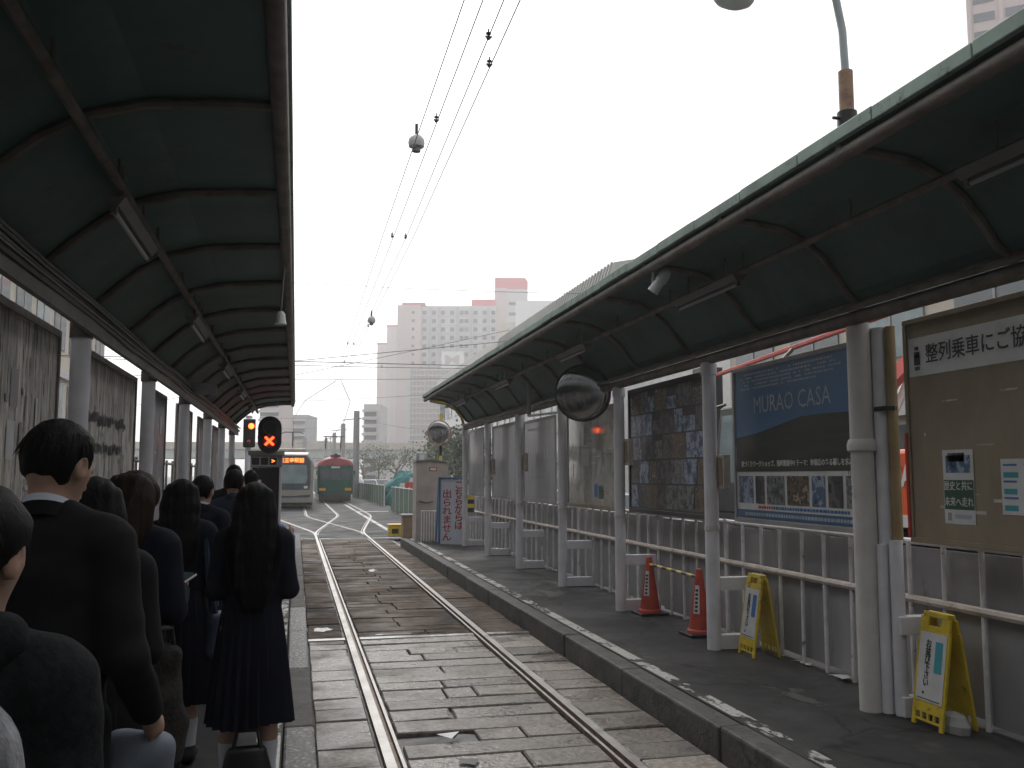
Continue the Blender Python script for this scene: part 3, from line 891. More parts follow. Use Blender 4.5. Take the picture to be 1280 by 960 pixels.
# 5-7. blank acrylic boards
for (ya, yb, z1, mat, lab) in ((16.4, 14.25, 2.8, 'acrylic', 'greyish acrylic board with rows of faint lettering beside the map board'),
                               (19.15, 17.0, 2.85, 'acrylic', 'blank hazy acrylic board between the far posts'),
                               (21.9, 20.1, 2.9, 'acrylic', 'blank grey acrylic board at the far end of the empty platform')):
    b = board('notice_board', ya, yb, 1.36, z1, mat, 'frame_grey', lab, .05)
    ln = []
    if ya < 17:
        for i in range(8):
            ln.append((ya - .25 - i * .2, ya - .36 - i * .2 + jit(.03), 2.6, 2.64, 0))
        for i in range(20):
            y = ya - .3 - (i % 10) * .17
            z = 1.7 + (i // 10) * .4
            ln.append((y, y - .012, z, z + random.uniform(.15, .35), 1))
        ln.append((ya - .5, yb + .35, 1.77, 1.8, 0))
    for i in range(6):
        y = random.uniform(yb + .2, ya - .2)
        ln.append((y, y - .01, 1.5, 1.5 + random.uniform(.2, .6), 1))
    rects('faint_print', b, ln, ['frame_grey', 'white_print'], .003)
# small brackets and boxes on the posts
for y, z in ((18.6, 2.0), (15.85, 2.05), (10.65, 2.1), (8.1, 1.85)):
    t = thing('junction_box', (3.78, y, z - .1), 'small grey box strapped to the post near height %.2f m' % z, 'box')
    t['label'] = {18.6: 'small grey box on the post beside the blank hazy board', 15.85: 'small grey box on the post beside the faintly lettered board',
                  10.65: 'small grey box on the post between map and collage', 8.1: 'small grey box on the post between collage and blue poster'}[y]
    MB().bb(3.90, 3.97, y - .12, y + .02, z - .16, z + .16).build('case', 'bar_rust', t, bevel=.006)
    MB().bb(3.893, 3.899, y - .10, y, z - .13, z + .13).build('lid', 'ply_tan', t)

# convex mirrors
def convex_mirror(c, r, face, label, bulge=.26, rim='frame_dark'):
    t = thing('convex_mirror', c, label, 'mirror')
    q = Vector(face).normalized().to_track_quat('Z', 'Y').to_matrix()
    prof = [(r * math.sin(a), bulge * r * math.cos(a)) for a in [R(90 - 7.5 * i) for i in range(12)]] + [(.001, bulge * r)]
    MB().lathe(prof, c, 40, q).build('mirror_face', 'mirror' if rim != 'rust' else 'mirror_pale', t, smooth=True)
    MB().lathe([(r * .99, .012), (r * 1.06, .016), (r * 1.07, -.02), (r * .9, -.07), (r * .3, -.1), (.001, -.1)], c, 40, q).build('rim', rim, t, smooth=True)
    return t
cm = convex_mirror((3.62, 11.45, 2.89), .355, (-.52, -.85, -.06), 'large round convex mirror hung under the right canopy')
MB().tube([(3.62 + .05, 11.53, 2.9), (3.85, 11.5, 2.95)], .02, 8).build('arm', 'brown_steel', cm)
MB().tube([(3.66, 11.52, 2.9), (3.66, 11.52, 3.34)], .02, 8).build('arm', 'brown_steel', cm)
cm = convex_mirror((3.49, 23.0, 2.89), .30, (-.45, -.85, -.12), 'rusty-rimmed round mirror on a striped pole above the cabinet', .2, 'rust')
for k in range(6):
    z0 = .2 + k * .53
    MB().tube([(3.55, 23.14, z0), (3.55, 23.14, z0 + .53)], .035, 10).build('pole', 'yellow' if k % 2 else 'black', cm, smooth=True)
# steel bracket hanging from canopy beside the acrylic board
t = thing('hanging_pipe', (3.7, 14.6, 2.78), 'thin grey vertical pipe hanging from the right canopy', 'pipe')
MB().tube([(3.7, 14.6, 3.42), (3.7, 14.6, 2.78)], .035, 10).build('pipe', 'frame_grey', t, smooth=True)
MB().tube([(3.7, 14.6, 2.79), (4.0, 13.4, 2.79)], .02, 8).build('foot', 'bar', t, smooth=True)
# ================================================================== THINGS ON THE RIGHT PLATFORM
def a_frame(y, label, blue):
    """yellow plastic floor sign: front leaf faces the track, text down the leaf"""
    t = thing('floor_sign', (4.1, y, .2), label, 'sign', 'yellow floor signs')
    w, h, xr = .15, .72, .11
    def leaf(s):
        n = Vector((s * .72, 0, xr)).normalized()
        def P(u, v, d=0):          # u across, v up the leaf 0..1
            return Vector((4.11 + s * (xr * (1 - v) + .008), y - u, .2 + h * v)) + Vector((s * .98, 0, .15)) * d
        mb = MB()
        def slab(u0, u1, v0, v1, th=.018):
            q = [P(u0, v0), P(u1, v0), P(u1, v1), P(u0, v1)]
            r = [P(u0, v0, th), P(u1, v0, th), P(u1, v1, th), P(u0, v1, th)]
            f = [(0, 1, 2, 3), (7, 6, 5, 4), (0, 4, 5, 1), (1, 5, 6, 2), (2, 6, 7, 3), (3, 7, 4, 0)]
            mb.add(q + r, f if s > 0 else [g[::-1] for g in f])
        slab(-w, w, .2, .84)
        slab(-w, -w + .035, 0, .2)
        slab(w - .035, w, 0, .2)
        slab(-w + .035, w - .035, .12, .2)
        for u in (-.06, .0, .06):
            slab(u - .008, u + .008, .06, .12)
        slab(-w + .035, w - .035, .045, .065)
        slab(-w + .01, -.06, .84, .955)
        slab(.06, w - .01, .84, .955)
        slab(-w + .03, w - .03, .955, 1.0)
        slab(-.06, .06, .84, .88)
        mb.build('leaf', 'yellow', t, bevel=.003)
        return P
    P = leaf(-1)
    leaf(1)
    c = [P(-w + .025, .22, .021), P(w - .02, .22, .021), P(w - .02, .82, .021), P(-w + .025, .82, .021)]
    MB().quad(*c[::-1]).build('plate', 'white_print', t)
    up = (P(0, 1) - P(0, 0)).normalized()
    o = P(-.035, .50, .022)
    for i, ch in enumerate('お並び下さい。'):
        text('lettering', ch, .058, 'ink', t, P(-.035, .715 - i * .068, .022), XD, up, 'CENTER', .001, lift=.002)
    a, b = .03, .1
    MB().quad(*[P(a, .48, .023), P(a, .75, .023), P(b, .75, .023), P(b, .48, .023)]).build('blue_panel', blue, t)
    MB().quad(*[P(-.11, .235, .023), P(-.11, .243, .023), P(.11, .243, .023), P(.11, .235, .023)]).build('base_line', 'ink', t)
    return t
a_frame(5.33, 'yellow folding floor sign beside the tan notice board with white pipes', 'teal_ink')
a_frame(7.78, 'yellow folding floor sign under the blue poster beside a traffic cone', 'blue_ink')
o = MB().lathe([(.16, 0), (.17, .05), (.12, .1), (.04, .12), (.001, .12)], (4.1, 5.22, .2), 9, Matrix.Diagonal((.45, .75, 1)).to_3x3()).build('rubble_block', 'concrete')
tag(o, 'rough stone weight lying under a yellow floor sign', 'stone')

def cone(x, y, label):
    t = thing('traffic_cone', (x, y, .2), label, 'traffic cone', 'traffic cones joined by a bar')
    MB().bb(x - .17, x + .17, y - .17, y + .17, .2, .225).build('base', 'black', t, bevel=.008)
    MB().lathe([(.14, .226), (.135, .25), (.115, .265), (.035, .84), (.03, .86), (.001, .865)], (x, y, 0), 20).build('cone_body', 'cone_red', t, smooth=True)
    mb = MB()
    for k in range(5):
        a0, a1 = R(205 + k * 8), R(213 + k * 8)
        def q(a, z):
            r = .115 + (z - .265) * (.035 - .115) / .575 + .006
            return (x + r * math.cos(a), y + r * math.sin(a), z)
        mb.quad(q(a0, .42), q(a1, .42), q(a1, .70), q(a0, .70))
    mb.build('label_strip', 'white_print', t)
    mb = MB()
    for k in range(6):
        z = .45 + k * .04
        a = R(224)
        r = .115 + (z - .265) * (.035 - .115) / .575 + .008
        mb.box((x + r * math.cos(a), y + r * math.sin(a), z), (.004, .028, .022), Matrix.Rotation(a, 3, 'Z'))
    mb.build('label_writing', 'ink', t)
cone(4.08, 10.35, 'red traffic cone under the photo collage poster, end of the bar')
cone(4.05, 8.9, 'red traffic cone standing against the grey post beside collage')
bar = thing('cone_bar', (4.06, 9.6, .78), 'black and yellow striped bar linking the two traffic cones', 'bar')
for k in range(10):
    y0 = 8.92 + k * .142
    MB().tube([(4.05 + .003 * k, y0, .775), (4.053 + .003 * k, y0 + .142, .775)], .017, 8).build('stripe', 'yellow' if k % 2 else 'black', bar, smooth=True)

# red lettered sign, cabinet, small railing at the far end
t = thing('standing_sign', (3.62, 21.7, .2), 'white standing sign with red lettering leaning in a blue frame', 'sign')
MB().bb(3.33, 3.92, 21.70, 21.715, .22, 1.72).build('sheet', 'shirt', t)
MB().sweep_x([(21.66, .2), (21.70, .2), (21.70, 1.78), (21.66, 1.78)], 3.28, 3.33).build('frame', 'murao_sky', t)
MB().sweep_x([(22.15, .2), (22.2, .2), (21.76, 1.76), (21.71, 1.76)], 3.28, 3.32).build('frame', 'murao_sky', t)
MB().bb(3.28, 3.95, 21.66, 21.70, 1.73, 1.78).build('frame', 'murao_sky', t)
MB().bb(3.92, 3.95, 21.66, 21.70, .2, 1.728).build('frame', 'murao_sky', t)
SXD = (1, 0, 0)
for i, ch in enumerate('こちらからは'):
    text('lettering', ch, .215, 'red_ink', t, (3.775, 21.70, 1.585 - i * .19), SXD, ZD, 'CENTER', .004, 1.1, lift=.006)
for i, ch in enumerate('出られません'):
    text('lettering', ch, .215, 'red_ink', t, (3.49, 21.70, 1.375 - i * .2), SXD, ZD, 'CENTER', .004, 1.1, lift=.006)
t = thing('equipment_cabinet', (3.3, 23.4, .2), 'dusty pink metal cabinet with pitched lid and small plate', 'cabinet')
MB().sweep_y([(2.93, .2), (3.74, .2), (3.74, 2.14), (3.3, 2.2), (2.93, 2.17)], 23.05, 23.75).build('body', M('cabinet_paint', (.4, .345, .31), .6, var=.15, scale=3, spots=(.2, .15, .12), spot_scale=5, spot_at=.66), t, bevel=.008)
MB().sweep_y([(2.9, 2.175), (3.3, 2.205), (3.77, 2.145), (3.77, 2.165), (3.3, 2.235), (2.9, 2.2)], 23.0, 23.8).build('lid', 'frame_grey', t)
MB().bb(3.25, 3.45, 23.035, 23.048, 1.93, 2.03).build('plate', 'cone_red', t)
MB().bb(3.278, 3.422, 23.03, 23.034, 1.95, 2.01).build('plate_face', 'post_warm', t)
MB().tube([(3.0, 23.02, 1.18), (3.2, 23.02, 1.14), (3.35, 23.02, 1.18)], .012, 6).build('handle', 'black', t)
t = thing('small_gate', (3.3, 22.7, .2), 'short white barred gate in front of the pink cabinet', 'gate')
MB().tube([(3.0, 22.7, .95), (3.55, 22.7, .95)], .018, 6).build('rail', 'bar', t)
for k in range(9):
    MB().tube([(3.02 + k * .065, 22.7, .2), (3.02 + k * .065, 22.7, .95)], .011, 6).build('bar', 'bar', t)
t = thing('stone_block', (2.98, 24.8, -.03), 'worn tan stone block at the end of the empty platform', 'stone')
MB().bb(2.78, 3.1, 24.5, 25.0, -.05, .75).build('block', M('tan_stone', (.3, .22, .15), .8, var=.3, bump=.4), t, bevel=.03)
MB().bb(2.75, 3.12, 24.47, 25.03, .752, .80).build('cap', 'concrete', t, bevel=.01)
t = thing('buffer_box', (3.1, 28.9, -.03), 'low yellow and black box on the ground past the platform end', 'box')
MB().bb(2.82, 3.4, 28.6, 29.2, -.03, .30).build('case', 'yellow', t, bevel=.02)
MB().bb(2.9, 3.1, 28.585, 28.598, .05, .2).build('panel', 'black', t)
MB().bb(2.8, 3.42, 28.58, 29.22, .302, .33).build('lid', 'amber', t, bevel=.01)
t = thing('striped_guard', (4.05, 21.9, .95), 'small black and yellow striped guard on the end post', 'guard')
for k in range(4):
    MB().box((4.08, 21.8, 1.0 + k * .1), (.16, .03, .1), Matrix.Rotation(.0, 3, 'Y')).build('stripe', 'yellow' if k % 2 else 'black', t)
# grey cylinder cabinet on a pole
t = thing('pole_box', (4.75, 32, -.03), 'grey upright signal box on a pole beside the green site panels', 'box')
MB().tube([(4.2, 32, -.03), (4.2, 32, 1.6)], .09, 12).build('pole', 'rust', t, smooth=True)
MB().bb(4.05, 4.42, 31.85, 32.2, 1.5, 2.62).build('case', 'pole_grey', t, bevel=.04)
MB().bb(4.15, 4.32, 31.83, 31.848, 1.55, 2.55).build('door', 'camera_grey', t)

# ================================================================== LEFT SIDE: boards, signs, booth, signals
LX = -1.72
def left_board(y0, y1, label, mat, z0=.95, z1=2.87):
    t = thing('notice_board', (LX, (y0 + y1) / 2, z0), label, 'notice board')
    MB().bb(LX - .02, LX, y0, y1, z0, z1).build('panel', mat, t)
    MB().bb(LX + .001, LX + .015, y0, y1, z1 - .05, z1).build('frame', 'brown_steel', t)
    MB().bb(LX + .001, LX + .015, y0, y0 + .04, z0, z1 - .051).build('frame', 'brown_steel', t)
    MB().bb(LX + .001, LX + .015, y1 - .04, y1, z0, z1 - .051).build('frame', 'brown_steel', t)
    for k in range(3):
        MB().tube([(LX - .05, y0 + .1 + (y1 - y0 - .2) * k / 2, .2), (LX - .05, y0 + .1 + (y1 - y0 - .2) * k / 2, z0 + .5)], .025, 6).build('leg', 'brown_steel', t)
    scraps = MB()
    for i in range(26):
        y, z = random.uniform(y0 + .08, y1 - .2), random.uniform(1.3, z1 - .35)
        w, h = random.choice(((.03, .12), (.02, .3), (.06, .05), (.05, .2), (.14, .03))) if i > 4 else (.16, .24)
        scraps.quad((LX + .0035 + .0003 * i, y, z), (LX + .0035 + .0003 * i, y + w, z), (LX + .0035 + .0003 * i, y + w, z + h), (LX + .0035 + .0003 * i, y, z + h), i % 3)
    tag(scraps.build('torn_paper', ['ply', 'white_print', 'frame_grey'], t), kind='stuff')
    return t
left_board(3.0, 5.05, 'weathered plywood board covered in torn poster remains, beside the camera', 'ply')
left_board(5.05, 7.3, 'weathered plywood board with peeling dark streaks behind the suited man', 'ply')
b = left_board(8.15, 10.65, 'weathered board with torn black lettering remains between two left posts', 'ply')
torn = MB()
for r, z in enumerate((2.28, 2.02, 1.62)):
    y = 8.3
    while y < 10.0 - r * .2:
        w = random.uniform(.04, .13)
        torn.quad((LX + .012, y, z + jit(.03)), (LX + .012, y + w, z + jit(.03)), (LX + .012, y + w, z + .07 + jit(.03)), (LX + .012, y, z + .08 + jit(.03)))
        y += w + random.uniform(.0, .05)
tag(torn.build('torn_lettering', 'ink', b), kind='stuff')
left_board(11.7, 13.05, 'plain grey acrylic board with a low rail behind the third left post', 'acrylic', 1.2)
left_board(14.2, 16.2, 'plain grey board between the far left posts', 'ply', .9)
left_board(17.2, 19.3, 'plain grey board beyond the fourth left post', 'sheet', .9)
left_board(20.2, 22.5, 'plain pale board at the far end of the queue', 'sheet', .9)
rl = thing('rear_railing', (-1.95, 12, .2), 'grey railing along the back of the queue platform', 'fence')
for z in (.6, 1.25, 2.0):
    MB().tube([(-1.95, 3, z), (-1.95, 23.5, z)], .02, 6).build('rail', 'frame_grey', rl)
for k in range(29):
    MB().tube([(-1.95, 3.2 + k * .7, .2), (-1.95, 3.2 + k * .7, 2.05)], .018, 6).build('bar', 'frame_grey', rl)
# cables clipped along the left beam
for i, (dx, z) in enumerate(((.10, 3.02), (.13, 2.97), (.11, 2.90))):
    pts = [(-1.5 + dx + .008 * math.sin(k * 1.3 + i), -10 + k * 1.4, z + .012 * math.sin(k * 2.1 + i)) for k in range(25)]
    tag(MB().tube(pts, .012 + .004 * i, 6).build('cable', 'frame_dark' if i else 'fixture'), ['grey upper cable clipped along the left canopy beam', 'dark middle cable clipped along the left canopy beam', 'thick dark lower cable clipped along the left canopy beam'][i], 'cable')

# booth at the end of the queue
t = thing('ticket_booth', (-.66, 23.0, .2), 'narrow grey booth with small indicator windows at the queue end', 'booth')
MB().bb(-1.05, -.32, 22.5, 23.3, 2.02, 2.3).build('header', 'frame_grey', t, bevel=.01)
MB().sweep_x([(22.35, 2.30), (23.4, 2.30), (23.4, 2.36), (22.35, 2.40)], -1.1, -.28).build('roof', 'concrete', t)
for x in (-1.03, -.36):
    for y in (22.53, 23.27):
        MB().bb(x - .025, x + .025, y - .025, y + .025, .2, 2.019).build('post', 'post', t)
MB().bb(-1.05, -.34, 23.2, 23.24, .2, 2.018).build('back_wall', 'frame_dark', t)
MB().bb(-.352, -.338, 22.56, 23.19, .2, 2.018).build('side_panel', 'camera_grey', t)
for k in range(3):
    x = -.93 + k * .2
    w = MB().bb(x - .085, x + .085, 22.48, 22.499, 2.07, 2.24).build('indicator', 'frame_dark', t)
    MB().bb(x - .095, x + .095, 22.485, 22.497, 2.055, 2.068).build('indicator_frame', 'white', w)
    MB().bb(x - .095, x + .095, 22.485, 22.497, 2.242, 2.255).build('indicator_frame', 'white', w)
    for e in (-1, 1):
        MB().bb(x + e * .091 - .006, x + e * .091 + .006, 22.485, 22.497, 2.069, 2.241).build('indicator_frame', 'white', w)
    if k == 2:
        text('indicator_symbol', '>', .14, 'led', t, (x, 22.479, 2.155), SXD, ZD, 'CENTER', .004, lift=.003)
# signal with red cross
t = thing('tram_signal', (-.62, 22.3, 2.36), 'rounded black signal head with lit red cross above the booth', 'signal')
def stadium(w, h, n=10):
    r = w / 2
    return [(r * math.cos(R(180 * i / n)), h / 2 - r + r * math.sin(R(180 * i / n))) for i in range(n + 1)] + [(r * math.cos(R(180 + 180 * i / n)), -h / 2 + r + r * math.sin(R(180 + 180 * i / n))) for i in range(n + 1)]
SZ = 2.77
MB().sweep_y([(-.62 + x, SZ + z) for x, z in stadium(.54, .88)], 22.28, 22.31).build('backplate', 'black', t, bevel=.008)
for dz, lit in ((.17, 0), (-.15, 1)):
    h = MB().lathe([(.15, 0), (.155, -.01), (.15, -.16), (.145, -.16), (.145, -.02)], (-.62, 22.279, SZ + dz), 20, Matrix.Rotation(R(90), 3, 'X') @ Matrix.Diagonal((1, 1, -1)).to_3x3()).build('visor', 'frame_dark', t, smooth=True)
    MB().lathe([(.09, 0), (.06, .012), (.001, .016)], (-.62, 22.278, SZ + dz), 20, Matrix.Rotation(R(90), 3, 'X')).build('lens', 'glass', t, smooth=True)
    if lit:
        for a in (45, -45):
            MB().box((-.62, 22.105 + (0.002 if a > 0 else 0), SZ + dz), (.27, .006, .05), Matrix.Rotation(R(a), 3, 'Y')).build('cross_lamp', 'red_lamp', t)
MB().tube([(-.62, 22.34, 2.36), (-.62, 22.34, 3.1)], .03, 8).build('mast', 'frame_grey', t)
# side signal with two red lamps, and a small one lower down
t = thing('side_signal', (-1.36, 28.5, -.03), 'signal post with bright red lamp behind the black signal head', 'signal')
MB().tube([(-1.4, 28.5, -.03), (-1.4, 28.5, 3.6)], .09, 10).build('mast', 'post', t, smooth=True)
MB().bb(-1.55, -1.2, 28.25, 28.38, 2.65, 3.5).build('head', 'black', t, bevel=.04)
MB().lathe([(.085, 0), (.06, .03), (.001, .045)], (-1.32, 28.249, 3.28), 16, Matrix.Rotation(R(90), 3, 'X')).build('lamp', 'amber_lamp', t, smooth=True)
MB().lathe([(.06, 0), (.04, .02), (.001, .03)], (-1.38, 28.249, 2.82), 16, Matrix.Rotation(R(90), 3, 'X')).build('lamp', 'cone_red', t, smooth=True)
t = thing('low_signal', (-.86, 22.4, .2), 'thin post with small red lamp in front of the booth', 'signal')
MB().tube([(-.87, 22.42, .2), (-.87, 22.42, 1.62)], .03, 8).build('mast', 'post', t)
MB().bb(-.95, -.79, 22.3, 22.39, 1.5, 1.72).build('head', 'camera_grey', t, bevel=.01)
MB().box((-.87, 22.292, 1.63), (.1, .012, .05)).build('lamp', 'red_lamp', t, bevel=.004)

# ================================================================== TRAMS
def modern_tram(x, y, label):
    t = thing('tram', (x, y, 0), label, 'tram', local=True)
    L, hw = 14.0, 1.2
    def ring(yy, ins, top, bot=.28):
        return [(-hw + ins, yy, bot), (hw - ins, yy, bot), (hw - ins * .8, yy, 1.2), (hw - ins * .7 - .02, yy, 2.6), (hw - ins - .25, yy, top), (-hw + ins + .25, yy, top), (-hw + ins * .7 + .02, yy, 2.6), (-hw + ins * .8, yy, 1.2)]
    mb = MB()
    rr = [ring(0.0, .10, 3.0, .32), ring(.35, .02, 3.12), ring(1.0, 0, 3.15), ring(L, 0, 3.15)]
    vs = [v for g in rr for v in g]
    fs = [(i * 8 + k, i * 8 + (k + 1) % 8, (i + 1) * 8 + (k + 1) % 8, (i + 1) * 8 + k) for i in range(3) for k in range(8)] + [tuple(range(7, -1, -1)), tuple(range(24, 32))]
    mb.add(vs, fs)
    mb.build('body', 'tram_silver', t, bevel=.05, world=False)
    MB().bb(-hw + .05, hw - .05, .25, L, .12, .27).build('skirt', 'black', t, world=False)
    w = MB().sweep_y([(-.99, 1.05), (.99, 1.05), (1.04, 1.5), (1.03, 2.62), (.8, 2.93), (-.8, 2.93), (-1.03, 2.62), (-1.04, 1.5)], -.03, -.003).build('front_mask', 'tram_dark', t, bevel=.01, world=False)
    MB().sweep_y([(-.78, 1.4), (.78, 1.4), (.86, 1.7), (.8, 2.42), (-.8, 2.42), (-.86, 1.7)], -.045, -.032).build('windscreen', 'tram_glass', t, world=False)
    MB().sweep_y([(-1.0, .62), (1.0, .62), (1.04, .78), (0, .70), (-1.04, .78)], -.03, -.003).build('bumper_strip', 'tram_dark', t, world=False)
    for e in (-1, 1):
        MB().bb(e * .78 - .1, e * .78 + .1, -.06, -.031, 1.12, 1.26).build('headlight', 'white', t, bevel=.01, world=False)
        MB().bb(e * hw * 1.004 - .012, e * hw * 1.004 + .012, 1.4, 13.5, 1.3, 2.45).build('side_window', 'tram_dark', t, world=False)
    tt = text('destination', '天王寺駅前', .27, 'led', t, (0, -.035, 2.66), (1, 0, 0), ZD, 'CENTER', .006, lift=.014)
    pg = MB().tube([(0, 3.2, 3.15), (0, 4.2, 3.6), (0, 3.0, 4.35)], .04, 8).build('pantograph', 'frame_dark', t, world=False)
    MB().tube([(-.62, 3.0, 4.3), (-.45, 3.0, 4.38), (.45, 3.0, 4.38), (.62, 3.0, 4.3)], .03, 6).build('pantograph_head', 'frame_dark', pg, world=False)
    MB().bb(-.8, .8, 2.5, 6.5, 3.152, 3.4).build('roof_box', 'tram_silver', t, bevel=.04, world=False)
    return t
modern_tram(-.24, 52.8, 'silver modern tram with orange lit destination approaching on left track')

def old_tram(x, y, label):
    t = thing('tram', (x, y, 0), label, 'tram', local=True)
    L, hw = 13.0, 1.22
    mb = MB()
    prof = lambda yy, k: [(-hw + k, yy, .55), (hw - k, yy, .55), (hw - k, yy, 2.55), (-hw + k, yy, 2.55)]
    rr = [prof(0, .16), prof(.12, .03), prof(.3, 0), prof(L, 0)]
    vs = [v for g in rr for v in g]
    mb.add(vs, [(i * 4 + k, i * 4 + (k + 1) % 4, (i + 1) * 4 + (k + 1) % 4, (i + 1) * 4 + k) for i in range(3) for k in range(4)] + [(3, 2, 1, 0), (12, 13, 14, 15)])
    mb.build('body', 'tram_green', t, bevel=.03, world=False)
    arc = [(hw * 1.03 * math.cos(R(a)), 2.552 + .62 * math.sin(R(a))) for a in range(0, 181, 12)]
    rf = MB()
    vs = []
    for yy, s in ((-.05, .8), (.15, .96), (.5, 1), (L, 1)):
        vs += [(px * (s if s < 1 else 1), yy, 2.552 + (pz - 2.552) * s) for px, pz in arc]
    n = len(arc)
    rf.add(vs, [(i * n + k, i * n + k + 1, (i + 1) * n + k + 1, (i + 1) * n + k) for i in range(3) for k in range(n - 1)] + [tuple(range(n - 1, -1, -1))])
    rf.build('roof', 'tram_roof', t, smooth=True, world=False)
    for k in (-1, 0, 1):
        MB().bb(k * .72 - .32, k * .72 + .32, -.015, .01 if abs(k) else -.001, 1.55, 2.25).build('front_window', 'tram_dark', t, bevel=.02, world=False)
    for e in (-1, 1):
        MB().bb(e * .88 - .22, e * .88 + .22, -.05, .05, .80, .98).build('marker', 'amber', t, world=False)
        for k in range(7):
            MB().bb(e * hw - .01, e * hw + .01, .9 + k * 1.65, 2.2 + k * 1.65, 1.6, 2.3).build('side_window', 'tram_dark', t, world=False)
        MB().tube([(e * 1.28, -.1, 1.9), (e * 1.28, -.1, 2.2)], .05, 6).build('mirror', 'black', t, world=False)
    MB().bb(-.3, .3, -.02, -.001, 2.35, 2.48).build('destination_blind', 'white_print', t, world=False)
    MB().bb(-1.0, 1.0, -.1, .3, .2, .549).build('bumper', 'black', t, world=False)
    MB().bb(-1.1, 1.1, .4, L, .1, .549).build('underframe', 'black', t, world=False)
    MB().tube([(0, -.02, 3.22), (0, .2, 3.22)], .16, 14).build('headlight', 'frame_dark', t, world=False)
    MB().bb(-.35, .35, .2, 2, 3.16, 3.3).build('roof_board', 'tram_roof', t, bevel=.03, world=False)
    pg = MB().tube([(-.55, 4.2, 3.2), (-.55, 5.6, 3.9), (-.55, 4.8, 4.75)], .04, 6)
    pg.tube([(.55, 4.2, 3.2), (.55, 5.6, 3.9), (.55, 4.8, 4.75)], .04, 6)
    pg = pg.build('pantograph', 'frame_dark', t, world=False)
    MB().tube([(-.75, 4.8, 4.75), (.75, 4.8, 4.75)], .04, 6).build('pantograph_head', 'frame_dark', pg, world=False)
    return t
old_tram(2.68, 65.5, 'old dark green tram with red roof and three front windows')

# ================================================================== OVERHEAD WIRES AND POLES
def wire(pts, label, r=.007, group=None, m='wire'):
    return tag(MB().tube(pts, r, 5).build('overhead_wire', m), label, 'wire', group)
def sag(a, b, n=16, s=.15):
    a, b = Vector(a), Vector(b)
    return [a.lerp(b, i / n) - Vector((0, 0, s * 4 * (i / n) * (1 - i / n))) for i in range(n + 1)]
WG = 'contact wires over the track'
for (x0, z0, x1, z1) in ((1.03, 5.02, 1.06, 5.02), (1.14, 5.0, 1.20, 5.0), (1.28, 5.03, 1.38, 5.03), (1.38, 5.0, 1.46, 5.0)):
    wire([(x0, -14, z0), (x0, 4, z0), (x1, 12, z1), (1.34 + (x0 - 1.2) * .6, 32, 5.05)], 'thin contact wire running over the track towards the trams', .005, WG)
wire([(1.25, 32, 5.05), (.3, 40, 5.0), (-.24, 52, 4.9), (-.24, 160, 4.9)], 'contact wire bending over to the silver tram', .012, WG)
wire([(1.45, 32, 5.05), (2.2, 40, 5.0), (2.68, 56, 4.9), (2.68, 160, 4.9)], 'contact wire bending over to the green tram', .012, WG)
SPW = [((-9, 40, 10.3), (16, 41, 10.5), .25, 'high span wire between street poles'), ((-9, 26, 4.95), (9, 26.5, 5.05), .0, 'low span wire over the points'),
       ((-9, 44, 6.2), (9, 44, 6.6), .1, 'second span wire over the points'), ((-9, 60, 6.3), (9, 60, 7.2), .2, 'span wire over the silver tram'),
       ((-9, 78.9, 6.9), (4.9, 78.9, 6.8), .25, 'span wire from the nearest concrete pole'), ((-9, 102, 7.0), (4.9, 102, 7.2), .25, 'span wire from the second concrete pole'),
       ((-9, 36, 5.1), (9, 30, 6.6), .0, 'slanting pull-off wire over the points'), ((-9, 50, 5.2), (9, 39, 8.2), .1, 'long slanting wire above the points'),
       ((4.9, 78.9, 6.7), (14, 60, 4.6), .4, 'slack cable from the nearest concrete pole to the street'), ((-9, 34, 5.9), (9, 34, 5.9), .1, 'span wire just past the canopies')]
for a, b, s, lab in SPW:
    wire(sag(a, b, 14, s), lab, .011)
# insulators and the two hanging bells
def insulator(c, label, s=1.0):
    t = thing('wire_clamp', c, label, 'insulator', 'clamps on the overhead wires')
    MB().lathe([(.012, -.09), (.035, -.07), (.035, -.05), (.012, -.04), (.012, -.01), (.04, 0), (.04, .02), (.012, .03), (.012, .08), (.001, .09)], c, 10, Matrix.Diagonal((s, s, s)).to_3x3()).build('shed', 'frame_dark', t, smooth=True)
    MB().box(Vector(c) + Vector((0, 0, -.02)), (.1 * s, .03 * s, .02 * s)).build('clamp', 'wire', t)
for c in ((1.30, 6.32, 5.03), (1.385, 6.7, 5.0), (1.15, 7.9, 5.0), (1.17, 12.0, 5.0), (1.36, 12.1, 5.02), (1.3, 22.5, 5.03), (1.16, 22.6, 5.05), (1.24, 25.9, 5.0), (1.42, 19.5, 5.0), (3.4, 40.4, 10.25), (3.0, 34, 5.85)):
    insulator(c, 'small dark clamp fixed on the overhead wires', .5)
def bell(c, r, label):
    t = thing('wire_bell', c, label, 'insulator')
    MB().lathe([(r * .55, -.05), (r * .9, -.04), (r, 0), (r * .92, .04), (r * .6, .075), (.001, .09)], c, 24).build('bell', 'camera_grey', t, smooth=True)
    MB().lathe([(r * .2, -.10), (r * .5, -.09), (r * .54, -.04), (.001, -.04)], c, 20).build('core', 'frame_grey', t, smooth=True)
    MB().tube([Vector(c) + Vector((0, 0, .08)), Vector(c) + Vector((0, 0, .2))], .016, 6).build('hanger', 'wire', t)
bell((1.11, 9.0, 5.16), .085, 'pale round bell hanging beside the near overhead wires')
bell((1.39, 18.2, 4.88), .08, 'darker round bell on the far overhead wires')
def conc_pole(x, y, h, r, label):
    t = thing('street_pole', (x, y, -.03), label, 'pole', 'concrete poles along the far track')
    MB().tube([(x, y, -.03), (x, y, h)], [r, r * .8], 12).build('shaft', 'pole_grey', t, smooth=True)
    MB().tube([(x - 1.2, y, h - .8), (x + .4, y, h - .6)], .04, 6).build('arm', 'wire', t)
